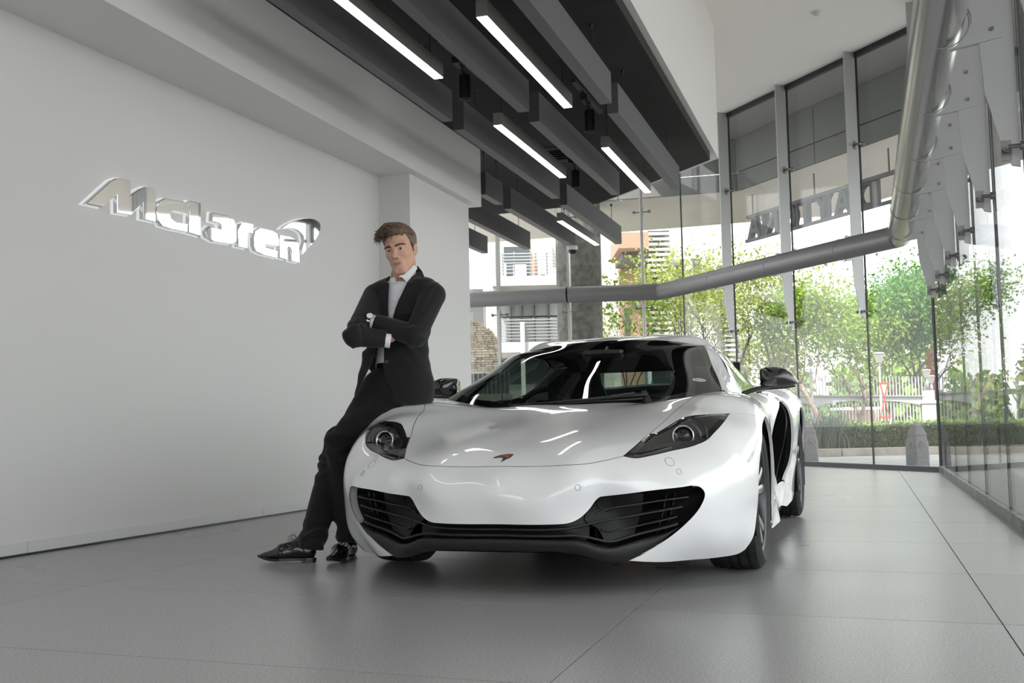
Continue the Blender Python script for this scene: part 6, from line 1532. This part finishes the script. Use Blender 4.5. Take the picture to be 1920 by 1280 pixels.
# --- buildings
def bbox(mb, x0, x1, y0, y1, d, th):
    """box seen between photo columns x0..x1 and rows y0..y1 (top, bottom) at distance d, th deep"""
    a, b = (x0 - 960) / CAM_F * d, (x1 - 960) / CAM_F * d; hz = 771
    zt, zb = CAM_H + (hz - y0) / CAM_F * d, CAM_H + (hz - y1) / CAM_F * d
    P = [RT * a + FW * d, RT * b + FW * d, RT * b + FW * (d + th), RT * a + FW * (d + th)]
    mb.prism([(p[0], p[1], zb) for p in P], (0, 0, zt - zb)); return mb
def part(name, m_, par, *boxes):
    mb = MB()
    for b in boxes: bbox(mb, *b)
    return child(mb.build(name, m_, None), par)
def bld(x, d, lab): return empty('building', tuple(P2(x, d)), label=lab, cat='building')
# balcony building
B = bld(985, 30, 'white balcony building with railings, left of the concrete pillar')
part('wall', M_cream, B, (918, 1150, 380, 860, 32.2, 2))
part('balcony_slab', M_white, B, (925, 1062, 496, 514, 29.2, 3.2)); part('balcony_slab', M_white, B, (930, 1062, 621, 640, 29.2, 3.2)); part('fascia_band', M_dgrey, B, (932, 1062, 516, 528, 31.5, .5)); part('fascia_band', M_cream, B, (926, 934, 514, 640, 29.4, 2))
part('window', M_winp, B, (936, 1060, 529, 572, 32.0, .2)); part('window', M_winp, B, (938, 1060, 575, 620, 32.0, .2)); part('window', M_win, B, (948, 996, 440, 494, 32.0, .3)); part('window', M_winp, B, (1008, 1040, 438, 494, 32.0, .3)); part('window', M_win, B, (940, 1060, 655, 700, 32.0, .3))
for x in (958, 980, 1003, 1030): part('mullion', M_dgrey, B, (x, x + 2, 529, 620, 31.9, .1))
part('column', M_white, B, (976, 984, 583, 760, 29.0, .14))
for zone, ys_, xs in ((0, (452, 458, 464, 470, 476, 482, 489), (926, 1062)), (1, (578, 584, 590, 596, 602, 608, 614), (932, 1062))):
    for k, y in enumerate(ys_): part('rail', M_rail, B, (xs[0], xs[1], y, y + 1.8, 29.2, .04))
    for x in (945, 966, 1007, 1028) if zone == 0 else (952, 1000, 1034): part('rail_post', M_rail, B, (x, x + 2.2, ys_[0] - 2, ys_[-1] + 8, 29.25, .04))
for x0, x1, y0, m_ in ((932, 940, 466, M_terra), (944, 952, 470, M_cream), (965, 990, 474, M_white), (1000, 1012, 464, M_terra), (1006, 1016, 476, M_white), (1026, 1046, 481, M_white)): part('balcony_furniture', m_, B, (x0, x1, y0, 496, 30.3, .5))
# low dark block and stone wall
B2_ = bld(885, 27, 'dark grey block above the stone wall, left edge of the view')
part('wall', M_dgrey, B2_, (840, 907, 519, 818, 34, 4)); 
sw = empty('stone_wall', tuple(P2(905, 26)), label='rough tan stone wall behind the dark fence', cat='wall')
part('plain_end', M_cream, sw, (858, 880, 574, 760, 25.9, 1.5))
top = [(880, 575), (892, 577), (905, 583), (920, 594), (930, 606), (938, 622)]
rgs = random.Random(4)
yy = 576.0
while yy < 760:
    hh = rgs.uniform(3.2, 5.2); x = 880
    xr = 938 if yy > 622 else np.interp(yy, [575, 577, 583, 594, 606, 622], [881, 892, 905, 920, 930, 938])
    while x < xr - 2:
        w = rgs.uniform(7, 15); x1 = min(x + w, xr); part('stone', M_stone, sw, (x + .3, x1 - .3, yy + .3, yy + hh - .3, 26 - rgs.uniform(0, .06), 1.2)); x = x1
    yy += hh
# dark panel fence with spikes
df = empty('dark_fence', tuple(P2(900, 22)), label='dark steel panel fence with thin spikes at the left of the glass', cat='fence')
part('panel_band', M_dfence, df, (845, 960, 679, 684, 22, .06)); 
for i in range(13):
    x = 846 + i * 8.3; part('fence_panel', M_dfence, df, (x, x + 7.6, 684, 717, 22.02, .04)); part('spike', M_rail, df, (x + 7.2, x + 8.4, 658 if i % 2 else 661, 740, 21.95, .03))
part('kerb_wall', M_cream, df, (845, 960, 717, 842, 22.0, .2))
# terracotta and louvred tower
B3 = bld(1200, 44, 'terracotta clad block with a jutting box, right of the concrete pillar')
part('wall', M_terra, B3, (1168, 1214, 418, 860, 46, 5)); part('upper_box', M_terra, B3, (1165, 1223, 417, 447, 42, 4)); part('box_soffit', M_conc, B3, (1172, 1222, 447, 466, 43, 3)); part('window', M_win, B3, (1172, 1182, 560, 620, 45.9, .2)); part('window', M_win, B3, (1190, 1200, 520, 560, 45.9, .2))
part('wall_white', M_white, B3, (1128, 1166, 420, 860, 47, 4))
for y in range(470, 640, 9): part('louvre', M_white, B3, (1128, 1133, y, y + 3.5, 46, .6))
B4 = bld(1245, 48, 'tower with stacked white louvres behind the yellow green tree')
part('wall', M_win, B4, (1221, 1262, 415, 860, 49.5, 4)); part('wall_white', M_white, B4, (1262, 1345, 395, 860, 51, 4))
for y in range(418, 640, 10): part('louvre', M_white, B4, (1218, 1264, y, y + 5, 48, 1.6))
for x0, y0 in ((1275, 470), (1305, 470), (1275, 520), (1305, 520), (1330, 560)): part('window', M_win, B4, (x0, x0 + 14, y0, y0 + 26, 50.8, .3))
B5 = bld(1395, 52, 'white flats with a louvred stair and balconies, behind the car mirror')
part('wall', M_white, B5, (1352, 1407, 540, 860, 54, 5)); part('wall', M_white, B5, (1335, 1352, 590, 860, 55, 5))
for y in range(548, 720, 9): part('louvre', M_dgrey, B5, (1362, 1384, y, y + 3.8, 53, .8)); part('louvre', M_white, B5, (1360, 1386, y + 3.8, y + 8, 52.8, 1.0))
for y in (585, 640, 690): part('window', M_win, B5, (1394, 1400, y, y + 20, 53.9, .2))
for y in (624, 674): part('balcony', M_white, B5, (1402, 1418, y, y + 7, 52.5, 2)); [part('rail', M_rail, B5, (1403, 1417, y - 12 + 4 * k, y - 11 + 4 * k, 52.6, .05)) for k in range(3)]
# low white canopy between the trunks
kp = empty('kiosk', tuple(P2(1605, 44)), label='low flat white roof between the tree trunks behind the fence', cat='kiosk')
part('kiosk_roof', M_white, kp, (1578, 1646, 756, 761, 44, 2)); part('kiosk_wall', M_terra, kp, (1592, 1640, 761, 807, 45, 1))
